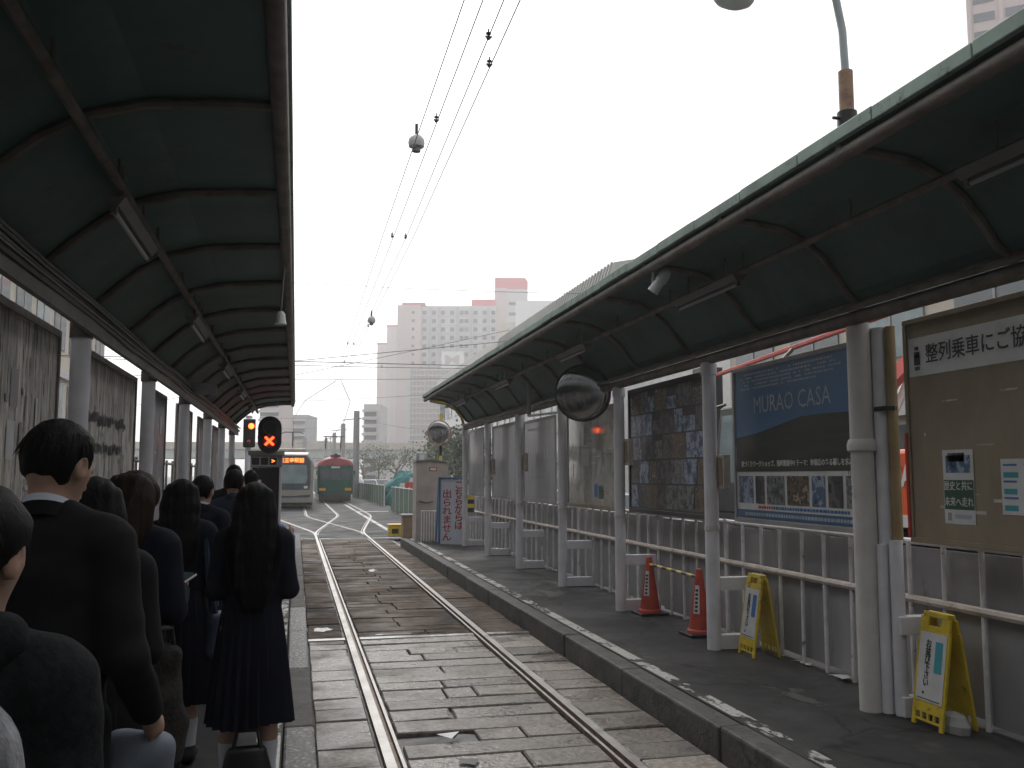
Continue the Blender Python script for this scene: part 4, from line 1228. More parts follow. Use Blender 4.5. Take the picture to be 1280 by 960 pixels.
for x, y, h, lab in ((4.9, 78.9, 7.3, 'tall concrete pole beside the green tram'), (4.9, 102, 7.5, 'concrete pole beyond the green tram'), (4.9, 126, 7.6, 'third concrete pole along the far track'), (4.6, 152, 7.9, 'distant concrete pole before the viaduct'), (1.2, 140, 7.4, 'distant concrete pole between the two trams')):
    conc_pole(x, y, h, .30, lab)
# street lamp over the right canopy
t = thing('street_lamp', (4.6, 6.87, -.03), 'street lamp with rusty sleeve and curved arm behind the right canopy', 'street lamp')
MB().tube([(4.6, 6.87, -.03), (4.6, 6.87, 5.33)], .062, 14).build('pole', 'rust', t, smooth=True)
arm = [(4.6, 6.87, 5.3), (4.585, 6.87, 5.7), (4.53, 6.87, 6.0), (4.40, 6.87, 6.18), (4.2, 6.87, 6.24), (3.95, 6.87, 6.22), (3.75, 6.87, 6.10)]
MB().tube(arm, .034, 12).build('arm', 'lamp_pole', t, smooth=True)
hd = MB()
for i in range(9):
    pass
q = Matrix.Diagonal((1.5, .85, 1)).to_3x3()
hd.lathe([(.001, .10), (.07, .09), (.12, .04), (.132, 0), (.125, -.04), (.10, -.085), (.05, -.115), (.001, -.12)], (3.55, 6.87, 5.90), 20, q)
hd.build('lamp_head', 'camera_grey', t, smooth=True)
MB().tube([(3.78, 6.87, 6.11), (3.62, 6.87, 5.97)], .034, 10).build('neck', 'lamp_pole', t, smooth=True)
MB().tube([(4.6, 6.87, 4.83), (4.6, 6.87, 4.96)], .085, 12).build('clamp', 'black', t, smooth=True)
MB().tube([(4.46, 6.87, 4.9), (4.86, 6.87, 4.9)], .014, 6).build('clamp_bolt', 'black', t)
# ================================================================== BUILDINGS
CY = R(-13.15)
def win_grid(root, cols, rows, ww, wh, ydep, mat, skip=None, sill=None):
    """each window its own part; alike windows share a mesh"""
    me0 = None
    for z in rows:
        for x in cols:
            if skip and skip(x, z):
                continue
            if me0 is None:
                o = MB().bb(-ww / 2, ww / 2, -.12, .0, -wh / 2, wh / 2).build('window', mat, root, world=False)
                me0 = o.data
            else:
                o = bpy.data.objects.new('window', me0)
                COL.objects.link(o)
                o.parent = root
            o.location = (x, ydep, z)
def block(name, loc, label, rz=CY):
    return thing(name, loc, label, 'building', rz=rz, local=True)

# housing slab with windows
s = .2957
t = block('apartment_slab', (54.4, 336.4, 0), 'wide pale apartment slab with many windows and red parapet')
MB().bb(-10.3, 17.7, 0, 14, 0, 65.2).build('wall', 'pale_wall', t, world=False)
MB().bb(-19.2, -10.35, -.8, 14, 0, 65.4).build('end_wall', 'pink_wall', t, world=False)  # pink end face built flush; its shade is put into the wall colour
MB().bb(-17.5, -9, -.9, 14, 65.45, 66.3).build('parapet', 'red_roof', t, world=False)
MB().bb(8.3, 17.2, 2, 10, 65.3, 68.0).build('roof_house', 'red_roof', t, world=False)
cols = [(p - 560) * s for p in (529, 541, 552.5, 564, 576, 582, 593.5, 605, 616)]
rows = [62.6 - 3.16 * k for k in range(19)]
win_grid(t, cols, rows, 1.45, 1.5, -.02, 'window_grey')
win_grid(t, [(515 - 560) * s], rows, .9, 1.0, -.82, 'window_grey')
for p in (535.5, 547.5, 570.5, 588, 610):  # recessed balcony bands; their darkness is put into the grey colour
    MB().bb((p - 560) * s - .5, (p - 560) * s + .5, -.5, -.02, 0, 64.6).build('wall_band', 'grey_wall', t, world=False)
for k in range(19):
    MB().bb(-10.25, 17.7, -.3, -.02, 61.2 - 3.16 * k, 61.5 - 3.16 * k).build('floor_band', 'pale_wall', t, world=False)
# tower with the red top
t = block('tower_block', (78.2, 336.0, 0), 'taller stair tower with curved red top beside the apartment slab')
MB().bb(-6.2, 6.3, 0, 12, 0, 72.6).build('wall', 'pale_wall', t, world=False)
MB().sweep_y([(-6.2, 72.65), (6.3, 72.65), (6.3, 75.6), (5.2, 77.0), (-6.2, 77.0)], 0, 12).build('roof', 'red_roof', t, world=False)
MB().bb(-6.25, -1.6, -.4, -.02, 0, 73).build('end_wall', 'pink_wall', t, world=False)
win_grid(t, [1.0], [67 - 4.0 * k for k in range(14)], 3.8, 1.1, -.02, 'window_grey')
# further slabs
for loc, w, h, lab in (((40.1, 401.4, 0), 5.3, 67.0, 'narrow pink end of a second apartment slab behind'), ((40.2, 452.7, 0), 5.2, 66.4, 'narrow pink end of the farthest apartment slab')):
    t = block('apartment_slab', loc, lab)
    MB().bb(-w / 2, w / 2, 0, 14, 0, h).build('end_wall', 'pink_wall', t, world=False)
    MB().bb(w / 2 + .02, w / 2 + 12, 2, 14, 0, h - 1).build('wall', 'pale_wall', t, world=False)
    MB().bb(-w / 2 - .2, w / 2 + .2, -.2, 14.2, h + .02, h + .9).build('parapet', 'red_roof', t, world=False)
    for e in (-.25, .2):
        MB().bb(w * e - .3, w * e + .3, -.3, -.02, 0, h - 1).build('wall_band', 'pale_wall', t, world=False)
# white block right of tower
t = block('white_block', (75.3, 290.5, 0), 'plain white block in front of the red topped tower')
MB().bb(-6, 18, 0, 12, 0, 59.5).build('wall', 'white', t, world=False)
MB().bb(-11, -6.05, .5, 8, 0, 52).build('annex', 'beige_wall', t, world=False)
win_grid(t, [-3.5, 0, 3.5, 7], [30 - 3.2 * k for k in range(9)], 1.6, 1.4, -.02, 'window_grey')
# brown gridded office
s = .2522
t = block('office_building', (41.5, 288.1, 0), 'grey brown office block with gridded glass front')
MB().bb(-7.6, 10.0, 0, 16, 0, 35.6).build('glass_body', 'band_glass', t, world=False)
MB().bb(-8.3, -7.0, -.5, 16, 0, 36.2).build('corner_pier', 'pale_wall', t, world=False)
MB().bb(2.5, 9.6, 2, 10, 35.65, 41.5).build('roof_sign', 'white', t, world=False)
text('roof_mark', 'M', 4.2, 'pink_wall', t, (6.0, 1.97, 38.6), (1, 0, 0), ZD, 'CENTER', .1, 1.6, lift=.05)
for k in range(21):
    MB().bb(-7.0, 10.05, -.35, -.02, .6 + 1.72 * k, 1.05 + 1.72 * k).build('floor_band', 'brown_wall', t, world=False)
for k in range(14):
    MB().bb(-6.4 + k * 1.25, -6.22 + k * 1.25, -.25, -.03, 0, 35.5).build('mullion', 'brown_wall', t, world=False)
for e in (-2.2, 5.4):
    MB().bb(e, e + .3, -.5, -.36, 0, 35.5).build('pier', 'grey_wall', t, world=False)
# small far blocks
for loc, w, h, n, mat, lab in (((15.8, 201.7, 0), 3.6, 17.4, 9, 'pale_wall', 'small balconied block beside the far pink towers'), ((-.8, 256.9, 0), 7.4, 18.4, 8, 'grey_wall', 'grey hazy block above the silver tram'), ((-6.5, 237.3, 0), 5.5, 21.5, 9, 'pink_wall', 'hazy pinkish block next to the canopy end'),
                               ((6.2, 300, 0), 6, 13, 5, 'grey_wall', 'low hazy block behind the concrete poles')):
    t = block('far_block', loc, lab)
    MB().bb(-w / 2, w / 2, 0, 12, 0, h).build('wall', mat, t, world=False)
    for k in range(n):
        z = h - 1.2 - k * (h - 2) / n
        MB().bb(-w / 2 - .3, w / 2 - .6, -.5, -.02, z - .5, z).build('balcony', 'pale_wall', t, world=False)
        MB().bb(-w / 2 + .3, w / 2 - .8, -.2, -.02, z - 1.4, z - .55).build('window_strip', 'window_grey', t, world=False)
# corner tower, top right
t = block('tall_tower', (98.0, 110.6, 0), 'tall beige tower rising above the right canopy', rz=R(-40))
MB().bb(-2.6, 16, 0, 14, 0, 78).build('wall', 'pink_wall', t, world=False)
for k in range(14):
    for c in range(4):
        MB().bb(-1.8 + c * 4.2, 1.0 + c * 4.2, -.15, -.01, 38 + k * 2.8, 39.3 + k * 2.8).build('window', 'window_grey', t, world=False)
for k in range(5):
    MB().bb(-2.65 + k * 4.2, -2.1 + k * 4.2, -.5, -.02, 0, 77).build('pier', 'pink_wall', t, world=False)

# viaduct
t = thing('viaduct', (6, 172, 0), 'long greenish elevated road crossing behind the trams', 'bridge', rz=R(-6), local=True)
MB().bb(-70, 90, 0, 9, 5.0, 6.6).build('girder', 'viaduct', t, world=False)
MB().bb(-70, 90, -.4, 9.4, 6.62, 7.9).build('parapet', 'beige_wall', t, world=False)
for k in range(8):
    MB().bb(-62 + k * 21, -60 + k * 21, 2, 7, 0, 4.98).build('pier', 'concrete', t, world=False)
for k in range(26):
    MB().bb(-60 + k * 5, -59.85 + k * 5, -.55, -.42, 6.7, 9.0).build('fence_post', 'concrete', t, world=False)

# street building along the right road, seen through the gaps between the boards
def facade(name, x, y0, y1, h, mat, label, face, floors, bays, depth=12):
    """long block; its front face looks towards face (-1: -x, +1: +x)"""
    t = thing(name, (x, (y0 + y1) / 2, 0), label, 'building')
    xb = x - face * depth
    MB().bb(min(x, xb), max(x, xb), y0, y1, -.05, h).build('wall', mat, t)
    fh = h / floors
    w = (y1 - y0) / bays
    for f in range(floors):
        MB().bb(min(x, x + face * .3) + .001 * face, max(x, x + face * .3), y0, y1, fh * f + fh * .86, fh * f + fh * .97).build('string_course', 'pale_wall', t)
        for b in range(bays):
            ya = y0 + w * b + w * .15
            o = MB().bb(min(x + face * .005, x + face * .06), max(x + face * .005, x + face * .06), ya, ya + w * .7, fh * f + fh * .28, fh * f + fh * .8).build('window', 'glass' if (b * 7 + f) % 3 else 'tram_glass', t)
            MB().bb(min(x + face * .065, x + face * .09), max(x + face * .065, x + face * .09), ya + w * .34, ya + w * .36, fh * f + fh * .28, fh * f + fh * .8).build('mullion', 'frame_grey', o)
    return t
facade('street_building', 17.0, -12, 34, 8.2, 'beige_wall', 'low beige building across the road behind the boards', -1, 2, 11)
t = facade('station_building', 14.6, 41.5, 96, 9.8, 'white', 'long white station building with slatted sloping eave above the canopy', -1, 3, 13)
MB().sweep_y([(13.9, 9.9), (22, 9.9), (22, 13.5), (14.6, 12.0)], 41, 97).build('roof', 'roof_ribs', t)
for k in range(110):
    y = 41.2 + k * .5
    MB().add([(13.86, y, 9.95), (13.86, y + .16, 9.95), (14.55, y + .16, 12.08), (14.55, y, 12.08), (13.95, y, 9.95), (13.95, y + .16, 9.95), (14.64, y + .16, 12.0), (14.64, y, 12.0)],
             [(0, 3, 2, 1), (0, 1, 5, 4), (1, 2, 6, 5), (2, 3, 7, 6), (3, 0, 4, 7)]).build('slat', 'post_warm' if k > 50 else 'concrete', t)
t = facade('street_building', -13.0, -15, 24, 15, 'grey_wall', 'grey building with teal windows across the left street', 1, 4, 12)
t = facade('street_building', -13.5, 26, 70, 12, 'beige_wall', 'beige building further along the left street', 1, 3, 12)
t = thing('rear_shade_block', (2, -19, 0), 'large grey unseen building added behind the camera to shade the queue', 'building')  # unseen block added to cut the sky light from behind
MB().bb(-22, 26, -32, -19, -.05, 24).build('wall', 'grey_wall', t)
for f in range(6):
    for b in range(11):
        MB().bb(-20.5 + b * 4.2, -17.6 + b * 4.2, -18.99, -18.93, 1.0 + f * 4, 3.4 + f * 4).build('window', 'glass', t)
sg = thing('shop_sign', (-5.2, 13.2, 4.2), 'small red and blue sign glimpsed beyond the left boards', 'sign')
MB().bb(-5.4, -5.35, 12.0, 15.5, 4.42, 4.62).build('red_band', 'red_paint', sg)
MB().bb(-5.4, -5.35, 12.0, 14.6, 4.2, 4.415).build('blue_band', 'blue_ink', sg)
MB().tube([(-5.45, 15, -.03), (-5.45, 15, 4.7)], .06, 8).build('post', 'post', sg)
MB().bb(-5.4, -5.35, 15.6, 17.2, 4.2, 4.6).build('white_band', 'white', sg)

# ================================================================== SITE, TREES, CARS, EXCAVATOR
for i, (x, y0, y1, lab) in enumerate(((4.9, 33.5, 48.5, 'near green mesh site hoarding beside the grey box'), (5.2, 56, 79, 'far green mesh site hoarding beside the concrete pole'))):
    t = thing('site_hoarding', (x, y0, 0), lab, 'fence')
    n = int((y1 - y0) / 1.8)
    for k in range(n):
        ya = y0 + k * (y1 - y0) / n
        MB().bb(x - .02, x + .02, ya + .03, ya + (y1 - y0) / n - .03, .02, 1.25).build('panel', 'fence_green', t)
        MB().tube([(x, ya, -.03), (x, ya, 1.3)], .035, 6).build('post', 'bar', t)
    MB().tube([(x - .03, y0, 1.24), (x - .03, y1, 1.24)], .02, 6).build('top_rail', 'bar', t)
def blob(name, c, r, mat, label, cat, sc=(1, 1, 1), n=14, rough=.25):
    mb = MB()
    vs, fs = [], []
    for i in range(n // 2 + 1):
        th = math.pi / 2 * i / (n // 2)
        for k in range(n):
            ph = 2 * math.pi * k / n
            q = r * (1 + random.uniform(-rough, rough))
            vs.append((c[0] + sc[0] * q * math.cos(th) * math.cos(ph), c[1] + sc[1] * q * math.cos(th) * math.sin(ph), c[2] + sc[2] * q * math.sin(th)))
    for i in range(n // 2):
        for k in range(n):
            fs.append((i * n + k, i * n + (k + 1) % n, (i + 1) * n + (k + 1) % n, (i + 1) * n + k))
    mb.add(vs, fs)
    return tag(mb.build(name, mat), label, cat)
blob('covered_heap', (7.0, 60.5, -.05), 1.6, 'net', 'heap of material under a teal net', 'heap', (1, 1.4, 1.3), 16, .12)
blob('soil_heap', (6.3, 50, -.05), 1.3, 'soil', 'brown soil heap behind the green hoarding', 'heap', (1, 1.6, .9), 16, .2)
blob('covered_heap', (6.3, 70, -.05), 1.0, 'net', 'smaller teal covered heap beside the hoarding gap', 'heap', (1, 1.2, 1.0), 14, .2)
for i, (x, y, h) in enumerate(((5.6, 47, 1.5), (5.9, 52, 1.4), (6.8, 55, 1.7), (7.5, 66, 1.9), (6.0, 63, 1.4))):
    t = thing('site_barrel', (x, y, -.03), ['white and red site marker by the soil heap', 'white site drum beside the soil heap', 'upright grey drum behind the teal heap', 'tall pale drum near the small teal heap', 'low pale drum by the far hoarding'][i], 'drum')
    MB().tube([(x, y, -.03), (x, y, h * .6)], .3, 14).build('drum', 'white' if i % 2 else 'camera_grey', t, smooth=True)
    MB().tube([(x, y, h * .601), (x, y, h)], [.28, .2], 14).build('top', 'red_paint' if i == 0 else 'white_print', t, smooth=True)

def tree(x, y, h, r, label, bare=False, n=1500):
    t = thing('street_tree', (x, y, -.03), label, 'tree')
    mb = MB()
    mb.tube([(x, y, -.03), (x + jit(.1), y, h * .25), (x + jit(.2), y + jit(.2), h * .55)], [.16, .12, .06], 8)
    tips = []
    for k in range(9):
        a = random.uniform(0, 6.28)
        z0 = h * random.uniform(.28, .55)
        e = Vector((x + r * .8 * math.cos(a), y + r * .8 * math.sin(a), z0 + h * random.uniform(.15, .4)))
        mb.tube([(x, y, z0), ((x + e.x) / 2 + jit(.2), (y + e.y) / 2, (z0 + e.z) / 2 + .2), e], [.06, .04, .02], 5)
        tips.append(e)
        for q in range(5 if bare else 1):
            d = e + Vector((jit(r * .5), jit(r * .5), random.random() * h * .2))
            mb.tube([e.lerp(Vector((x, y, z0)), random.random() * .5), d], [.02, .008], 4)
    mb.build('trunk', 'bark', t, smooth=True)
    lf = MB()
    for k in range(n):
        c = random.choice(tips) + Vector((random.gauss(0, r * .3), random.gauss(0, r * .3), random.gauss(0, r * .28)))
        s_ = random.uniform(.07, .16)
        u = Vector((jit(1), jit(1), jit(1))).normalized() * s_
        v = u.cross(Vector((jit(1), jit(1), jit(1)))).normalized() * s_ * .7
        lf.quad(c - u, c - v, c + u, c + v)
    o = lf.build('crown', 'leaf', t)
    return t
tree(11.6, 68, 5.2, 1.9, 'green street tree left of the far platform posts')
tree(12.6, 80, 5.0, 1.8, 'green street tree behind the striped mirror pole')
tree(10.7, 57, 4.2, 1.6, 'green street tree glimpsed at the far end board')
tree(11.0, 104, 5.0, 2.2, 'thin hazy tree beside the grey site box', True, 500)
tree(10.2, 118, 5.5, 2.5, 'thin hazy tree in front of the pink slabs', True, 500)
tree(9.4, 134, 5.5, 2.6, 'thin distant tree before the viaduct', True, 500)

def car(x, y, rz, mat, label, h=1.45, L=4.2):
    t = thing('parked_car', (x, y, -.03), label, 'car', 'cars on the roads', rz=rz, local=True)
    w = .84
    prof = [(-L / 2, .35), (-L / 2 + .05, .75), (-L / 2 + .35, .86), (-L / 2 + .95, .92), (-L / 2 + 1.6, h), (L / 2 - 1.0, h), (L / 2 - .35, .95), (L / 2, .88), (L / 2, .35)]
    mb = MB()
    n = len(prof)
    def wd(z):
        return w if z < .95 else w - .16
    vs = [(-wd(z), yy, z) for yy, z in prof] + [(wd(z), yy, z) for yy, z in prof]
    fs = [(i, (i + 1) % n, n + (i + 1) % n, n + i) for i in range(n)] + [tuple(range(n - 1, -1, -1)), tuple(range(n, 2 * n))]
    mb.add(vs, fs)
    mb.build('body', mat, t, bevel=.04, world=False)
    MB().quad((-.66, -L / 2 + 1.02, .97), (.66, -L / 2 + 1.02, .97), (.62, -L / 2 + 1.56, h - .05), (-.62, -L / 2 + 1.56, h - .05)).build('windscreen', 'glass', t, world=False).location = (0, -.03, .02)
    MB().quad((.66, L / 2 - .4, .98), (-.66, L / 2 - .4, .98), (-.62, L / 2 - .95, h - .05), (.62, L / 2 - .95, h - .05)).build('rear_window', 'glass', t, world=False).location = (0, .03, .02)
    for e in (-1, 1):
        o = MB().add([(e * .80, -L / 2 + 1.15, .97), (e * .80, L / 2 - .55, .97), (e * .71, L / 2 - 1.05, h - .08), (e * .71, -L / 2 + 1.62, h - .08)], [(0, 1, 2, 3)]).build('side_window', 'glass', t, world=False)
        MB().bb(e * .62 - .14, e * .62 + .14, -L / 2 - .02, -L / 2 + .08, .62, .74).build('headlight', 'white', t, world=False)
        MB().bb(e * .66 - .12, e * .66 + .12, L / 2 - .06, L / 2 + .02, .68, .82).build('tail_light', 'red_paint', t, world=False)
        for yy in (-L / 2 + .8, L / 2 - .75):
            wh = MB().tube([(e * .70, yy, .31), (e * .87, yy, .31)], .31, 18).build('wheel', 'tyre', t, smooth=True, world=False)
            MB().tube([(e * .871, yy, .31), (e * .885, yy, .31)], .18, 12).build('rim', 'camera_grey', wh, world=False)
    return t
for x, y, rz, m, lab in ((7.5, 25.4, 0, 'car_white', 'white car glimpsed through the gap beside the map board'), (7.6, 19.8, 0, 'car_silver', 'silver car glimpsed between map board and collage'),
                         (7.6, 31.5, 0, 'car_dark', 'dark car glimpsed between the far acrylic boards'), (7.2, 95.9, .2, 'car_white', 'white car far off behind the green hoarding'), (9.0, 101, .1, 'car_silver', 'silver car far off behind the teal heap'),
                         (9.3, 82, 0, 'car_white', 'white car beside the hazy street trees'), (8.6, 112, 0, 'car_dark', 'dark car far down the road'), (10.8, 90, 0, 'car_white', 'white car far off nearest the station building'), (7.8, 124, 0, 'car_silver', 'silver car farthest down the road')):
    car(x, y, rz, m, lab)

# excavator behind the fence
EX, EY = 8.0, 11.3
t = thing('excavator', (EX, EY, -.03), 'orange tracked excavator working behind the railing', 'excavator')
for e in (-1, 1):
    MB().sweep_x([(EY - 1.6, .25), (EY - 1.3, -.03), (EY + 1.3, -.03), (EY + 1.6, .25), (EY + 1.5, .6), (EY - 1.5, .6)], EX + e * .95 - .25, EX + e * .95 + .25).build('track', 'tyre', t, bevel=.05)
MB().bb(EX - 1.1, EX + 1.1, EY - 1.5, EY + 1.4, .75, 1.15).build('turntable', 'frame_dark', t)
cw = MB().sweep_x([(EY - 2.8, 1.2), (EY - 1.2, 1.2), (EY - 1.2, 2.12), (EY - 2.5, 2.12), (EY - 2.8, 1.95)], EX - 1.15, EX + 1.15).build('counterweight', 'orange', t, bevel=.05)
MB().bb(EX - 1.16, EX - 1.152, EY - 2.75, EY - 1.2, 1.22, 1.36).build('white_stripe', 'white', cw)
text('maker_lettering', 'HITACHI', .34, 'white', t, (EX - 1.155, EY - 2.0, 1.80), XD, ZD, 'CENTER', .012, 1.0, lift=.006)
MB().bb(EX - 1.12, EX + 1.12, EY - 1.19, EY + 1.55, 1.2, 2.0).build('engine_cover', 'orange', t, bevel=.04)
MB().tube([(EX - .5, EY - 1.6, 2.12), (EX - .5, EY - 1.6, 2.2), (EX - .3, EY - 1.5, 2.24)], .07, 10).build('exhaust', 'black', t, smooth=True)
cab = MB().sweep_x([(EY + 1.6, 1.2), (EY + 3.1, 1.2), (EY + 3.2, 1.9), (EY + 2.9, 2.95), (EY + 1.6, 2.95)], EX - 1.1, EX - .2).build('cab', 'frame_dark', t, bevel=.04)
MB().sweep_x([(EY + 1.75, 1.7), (EY + 3.05, 1.7), (EY + 2.8, 2.8), (EY + 1.75, 2.8)], EX - 1.112, EX - 1.102).build('cab_window', 'tram_glass', cab)
MB().tube([(EX - 1.15, EY + 3.3, 1.3), (EX - 1.15, EY + 3.4, 2.6), (EX - 1.1, EY + 3.3, 2.95), (EX - 1.0, EY + 2.9, 3.0)], .025, 8).build('grab_rail', 'black', t, smooth=True)
bm = [(EX + .2, EY + .8, 1.5), (EX + .9, EY + 1.2, 3.2), (EX + 2.4, EY + 1.8, 4.3), (EX + 4.0, EY + 2.4, 4.0)]
MB().tube(bm, [.13, .15, .14, .1], 4).build('boom', 'red_paint', t)
MB().tube([(EX + 3.9, EY + 2.35, 4.1), (EX + 4.9, EY + 2.7, 1.7)], [.18, .12], 4).build('stick', 'red_paint', t)
MB().sweep_y([(EX + 4.6, 1.75), (EX + 5.2, 1.75), (EX + 5.1, 1.0), (EX + 4.3, .7), (EX + 4.2, 1.1)], EY + 2.2, EY + 3.1).build('bucket', 'frame_dark', t)
MB().tube([(EX + .3, EY + 1.1, 1.6), (EX + 1.5, EY + 1.4, 3.5)], .07, 8).build('hydraulic_ram', 'camera_grey', t)
cr = thing('crane_truck', (9.6, 16, -.03), 'red loader crane lying folded beyond the blue poster', 'crane')
MB().bb(8.9, 10.5, 15.5, 22, .5, 1.2).build('truck_bed', 'frame_dark', cr)
MB().bb(8.9, 10.5, 22.05, 23.8, .5, 2.6).build('truck_cab', 'white', cr, bevel=.08)
for y in (16.5, 18, 22.8):
    for e in (8.95, 10.45):
        MB().tube([(e - .12, y, .42), (e + .12, y, .42)], .45, 16).build('wheel', 'tyre', cr, smooth=True)
MB().bb(9.4, 9.9, 20.2, 20.8, 1.2, 4.4).build('crane_column', 'frame_dark', cr)
MB().box((9.6, 16.6, 4.35), (.1, 8.4, .09), Matrix.Rotation(R(-3), 3, 'X')).build('crane_boom', 'red_paint', cr, bevel=.02)
MB().tube([(9.3, 12.5, 4.75), (9.3, 20.2, 4.9)], .03, 6).build('hydraulic_line', 'black', cr)
MB().bb(8.86, 8.9, 15.9, 17.4, 3.45, 3.75).build('name_plate', 'red_paint', cr)
MB().tube([(8.95, 16.3, 3.75), (9.5, 16.3, 4.3)], .04, 6).build('plate_stay', 'frame_dark', cr)

# ================================================================== PEOPLE
class Field:
    """distance field on a grid; surfaces grown from tapered capsules that melt into each other"""
    def __init__(s, lo, hi, h):
        s.lo, s.h = np.array(lo, float), h
        s.n = np.ceil((np.array(hi) - s.lo) / h).astype(int) + 1
        s.F = np.full(s.n, 1.0, np.float32)
        s.ax = [s.lo[i] + h * np.arange(s.n[i]) for i in range(3)]

    def _sub(s, lo, hi):
        i0 = np.clip(np.floor((np.array(lo) - s.lo) / s.h).astype(int), 0, s.n)
        i1 = np.clip(np.ceil((np.array(hi) - s.lo) / s.h).astype(int) + 1, 0, s.n)
        sl = tuple(slice(a, b) for a, b in zip(i0, i1))
        X, Y, Z = np.meshgrid(*[s.ax[i][sl[i]] for i in range(3)], indexing='ij', sparse=False)
        return sl, X, Y, Z

    @staticmethod
    def smin(a, b, k):
        h = np.clip(.5 + .5 * (b - a) / k, 0, 1)
        return b + (a - b) * h - k * h * (1 - h)

    def cone(s, a, b, ra, rb, k=.03, fy=1.0, xf=None, sub=False):
        a, b = np.array(a, float), np.array(b, float)
        pad = max(ra, rb) + .07
        if xf is None:
            lo, hi = np.minimum(a, b) - pad, np.maximum(a, b) + pad
        else:
            lo, hi = np.minimum(a, b) - pad - .1, np.maximum(a, b) + pad + .1
        sl, X, Y, Z = s._sub(lo, hi)
        if X.size == 0:
            return s
        if xf is not None:
            Rm, pv = xf
            q = np.stack([X - pv[0], Y - pv[1], Z - pv[2]], -1) @ Rm
            X, Y, Z = q[..., 0] + pv[0], q[..., 1] + pv[1], q[..., 2] + pv[2]
        ba = (b - a) * np.array([1, 1 / fy, 1])
        px, py, pz = X - a[0], (Y - a[1]) / fy, Z - a[2]
        L2 = max(float(ba @ ba), 1e-9)
        t = np.clip((px * ba[0] + py * ba[1] + pz * ba[2]) / L2, 0, 1)
        d = np.sqrt((px - t * ba[0]) ** 2 + (py - t * ba[1]) ** 2 + (pz - t * ba[2]) ** 2) - (ra + t * (rb - ra))
        if fy < 1:
            d = d * math.sqrt(fy)
        if sub:
            s.F[sl] = np.maximum(s.F[sl], -d)
        else:
            s.F[sl] = s.smin(s.F[sl], d, k)
        return s

    def ell(s, c, r, k=.02, xf=None, sub=False):
        c, r = np.array(c, float), np.array(r, float)
        pad = .06 if xf is None else .16
        sl, X, Y, Z = s._sub(c - r - pad, c + r + pad)
        if X.size == 0:
            return s
        if xf is not None:
            Rm, pv = xf
            q = np.stack([X - pv[0], Y - pv[1], Z - pv[2]], -1) @ Rm
            X, Y, Z = q[..., 0] + pv[0], q[..., 1] + pv[1], q[..., 2] + pv[2]
        u = np.sqrt(((X - c[0]) / r[0]) ** 2 + ((Y - c[1]) / r[1]) ** 2 + ((Z - c[2]) / r[2]) ** 2)
        v = np.sqrt(((X - c[0]) / r[0] ** 2) ** 2 + ((Y - c[1]) / r[1] ** 2) ** 2 + ((Z - c[2]) / r[2] ** 2) ** 2)
        d = u * (u - 1) / np.maximum(v, 1e-6)
        if sub:
            s.F[sl] = np.maximum(s.F[sl], -d)
        else:
            s.F[sl] = s.smin(s.F[sl], d, k)
        return s

    def below(s, z):      # keep what lies above z
        s.F = np.maximum(s.F, (z - s.ax[2])[None, None, :].astype(np.float32))
        return s

    def above(s, z):      # keep what lies under z
        s.F = np.maximum(s.F, (s.ax[2] - z)[None, None, :].astype(np.float32))
        return s

    def wrinkle(s, amp, f=1.0):
        X, Y, Z = np.meshgrid(*s.ax, indexing='ij', sparse=True)
        s.F = s.F + (amp * (np.sin(21 * f * Z + 9 * f * X + 2 * np.sin(11 * Y)) * .6 + np.sin(33 * f * Z - 17 * f * X + 8 * Y + 1.3) * .4)).astype(np.float32)
        return s

    def strands(s, amp):
        X, Y, Z = np.meshgrid(*s.ax, indexing='ij', sparse=True)
        s.F = s.F + (amp * np.sin(150 * X + 2.2 * np.sin(7 * Z) + 40 * Y)).astype(np.float32)
        return s

    def mesh(s):
        F = s.F
        neg = F < 0
        c = [neg[i:F.shape[0] - 1 + i, j:F.shape[1] - 1 + j, k:F.shape[2] - 1 + k] for i in (0, 1) for j in (0, 1) for k in (0, 1)]
        cnt = sum(x.astype(np.int8) for x in c)
        act = (cnt > 0) & (cnt < 8)
        I = np.argwhere(act)
        idx = np.full(act.shape, -1, np.int32)
        idx[act] = np.arange(len(I))
        cor = [(i, j, k) for i in (0, 1) for j in (0, 1) for k in (0, 1)]
        acc = np.zeros((len(I), 3))
        num = np.zeros(len(I))
        for a in cor:
            for d in range(3):
                if a[d] == 0:
                    b = list(a)
                    b[d] = 1
                    va = F[I[:, 0] + a[0], I[:, 1] + a[1], I[:, 2] + a[2]]
                    vb = F[I[:, 0] + b[0], I[:, 1] + b[1], I[:, 2] + b[2]]
                    m = (va < 0) != (vb < 0)
                    t = np.where(m, va / np.where(va == vb, 1, va - vb), 0)
                    p = np.array(a, float)[None, :].repeat(len(I), 0)
                    p[:, d] += t
                    acc += np.where(m[:, None], p, 0)
                    num += m
        V = (I + acc / np.maximum(num, 1)[:, None]) * s.h + s.lo
        quads = []
        for d in range(3):
            e1, e2 = (d + 1) % 3, (d + 2) % 3
            sa = [slice(None)] * 3
            sb = [slice(None)] * 3
            sa[d], sb[d] = slice(0, -1), slice(1, None)
            A, B = neg[tuple(sa)], neg[tuple(sb)]
            E_ = np.argwhere(A != B)
            E_ = E_[(E_[:, e1] > 0) & (E_[:, e2] > 0) & (E_[:, e1] < act.shape[e1]) & (E_[:, e2] < act.shape[e2]) & (E_[:, d] < act.shape[d])]
            u1, u2 = np.zeros(3, int), np.zeros(3, int)
            u1[e1], u2[e2] = 1, 1
            q = np.stack([idx[tuple((E_ - u1 - u2).T)], idx[tuple((E_ - u2).T)], idx[tuple(E_.T)], idx[tuple((E_ - u1).T)]], 1)
            fl = ~A[tuple(E_.T)]
            q[fl] = q[fl][:, ::-1]
            quads.append(q)
        Q = np.concatenate(quads)
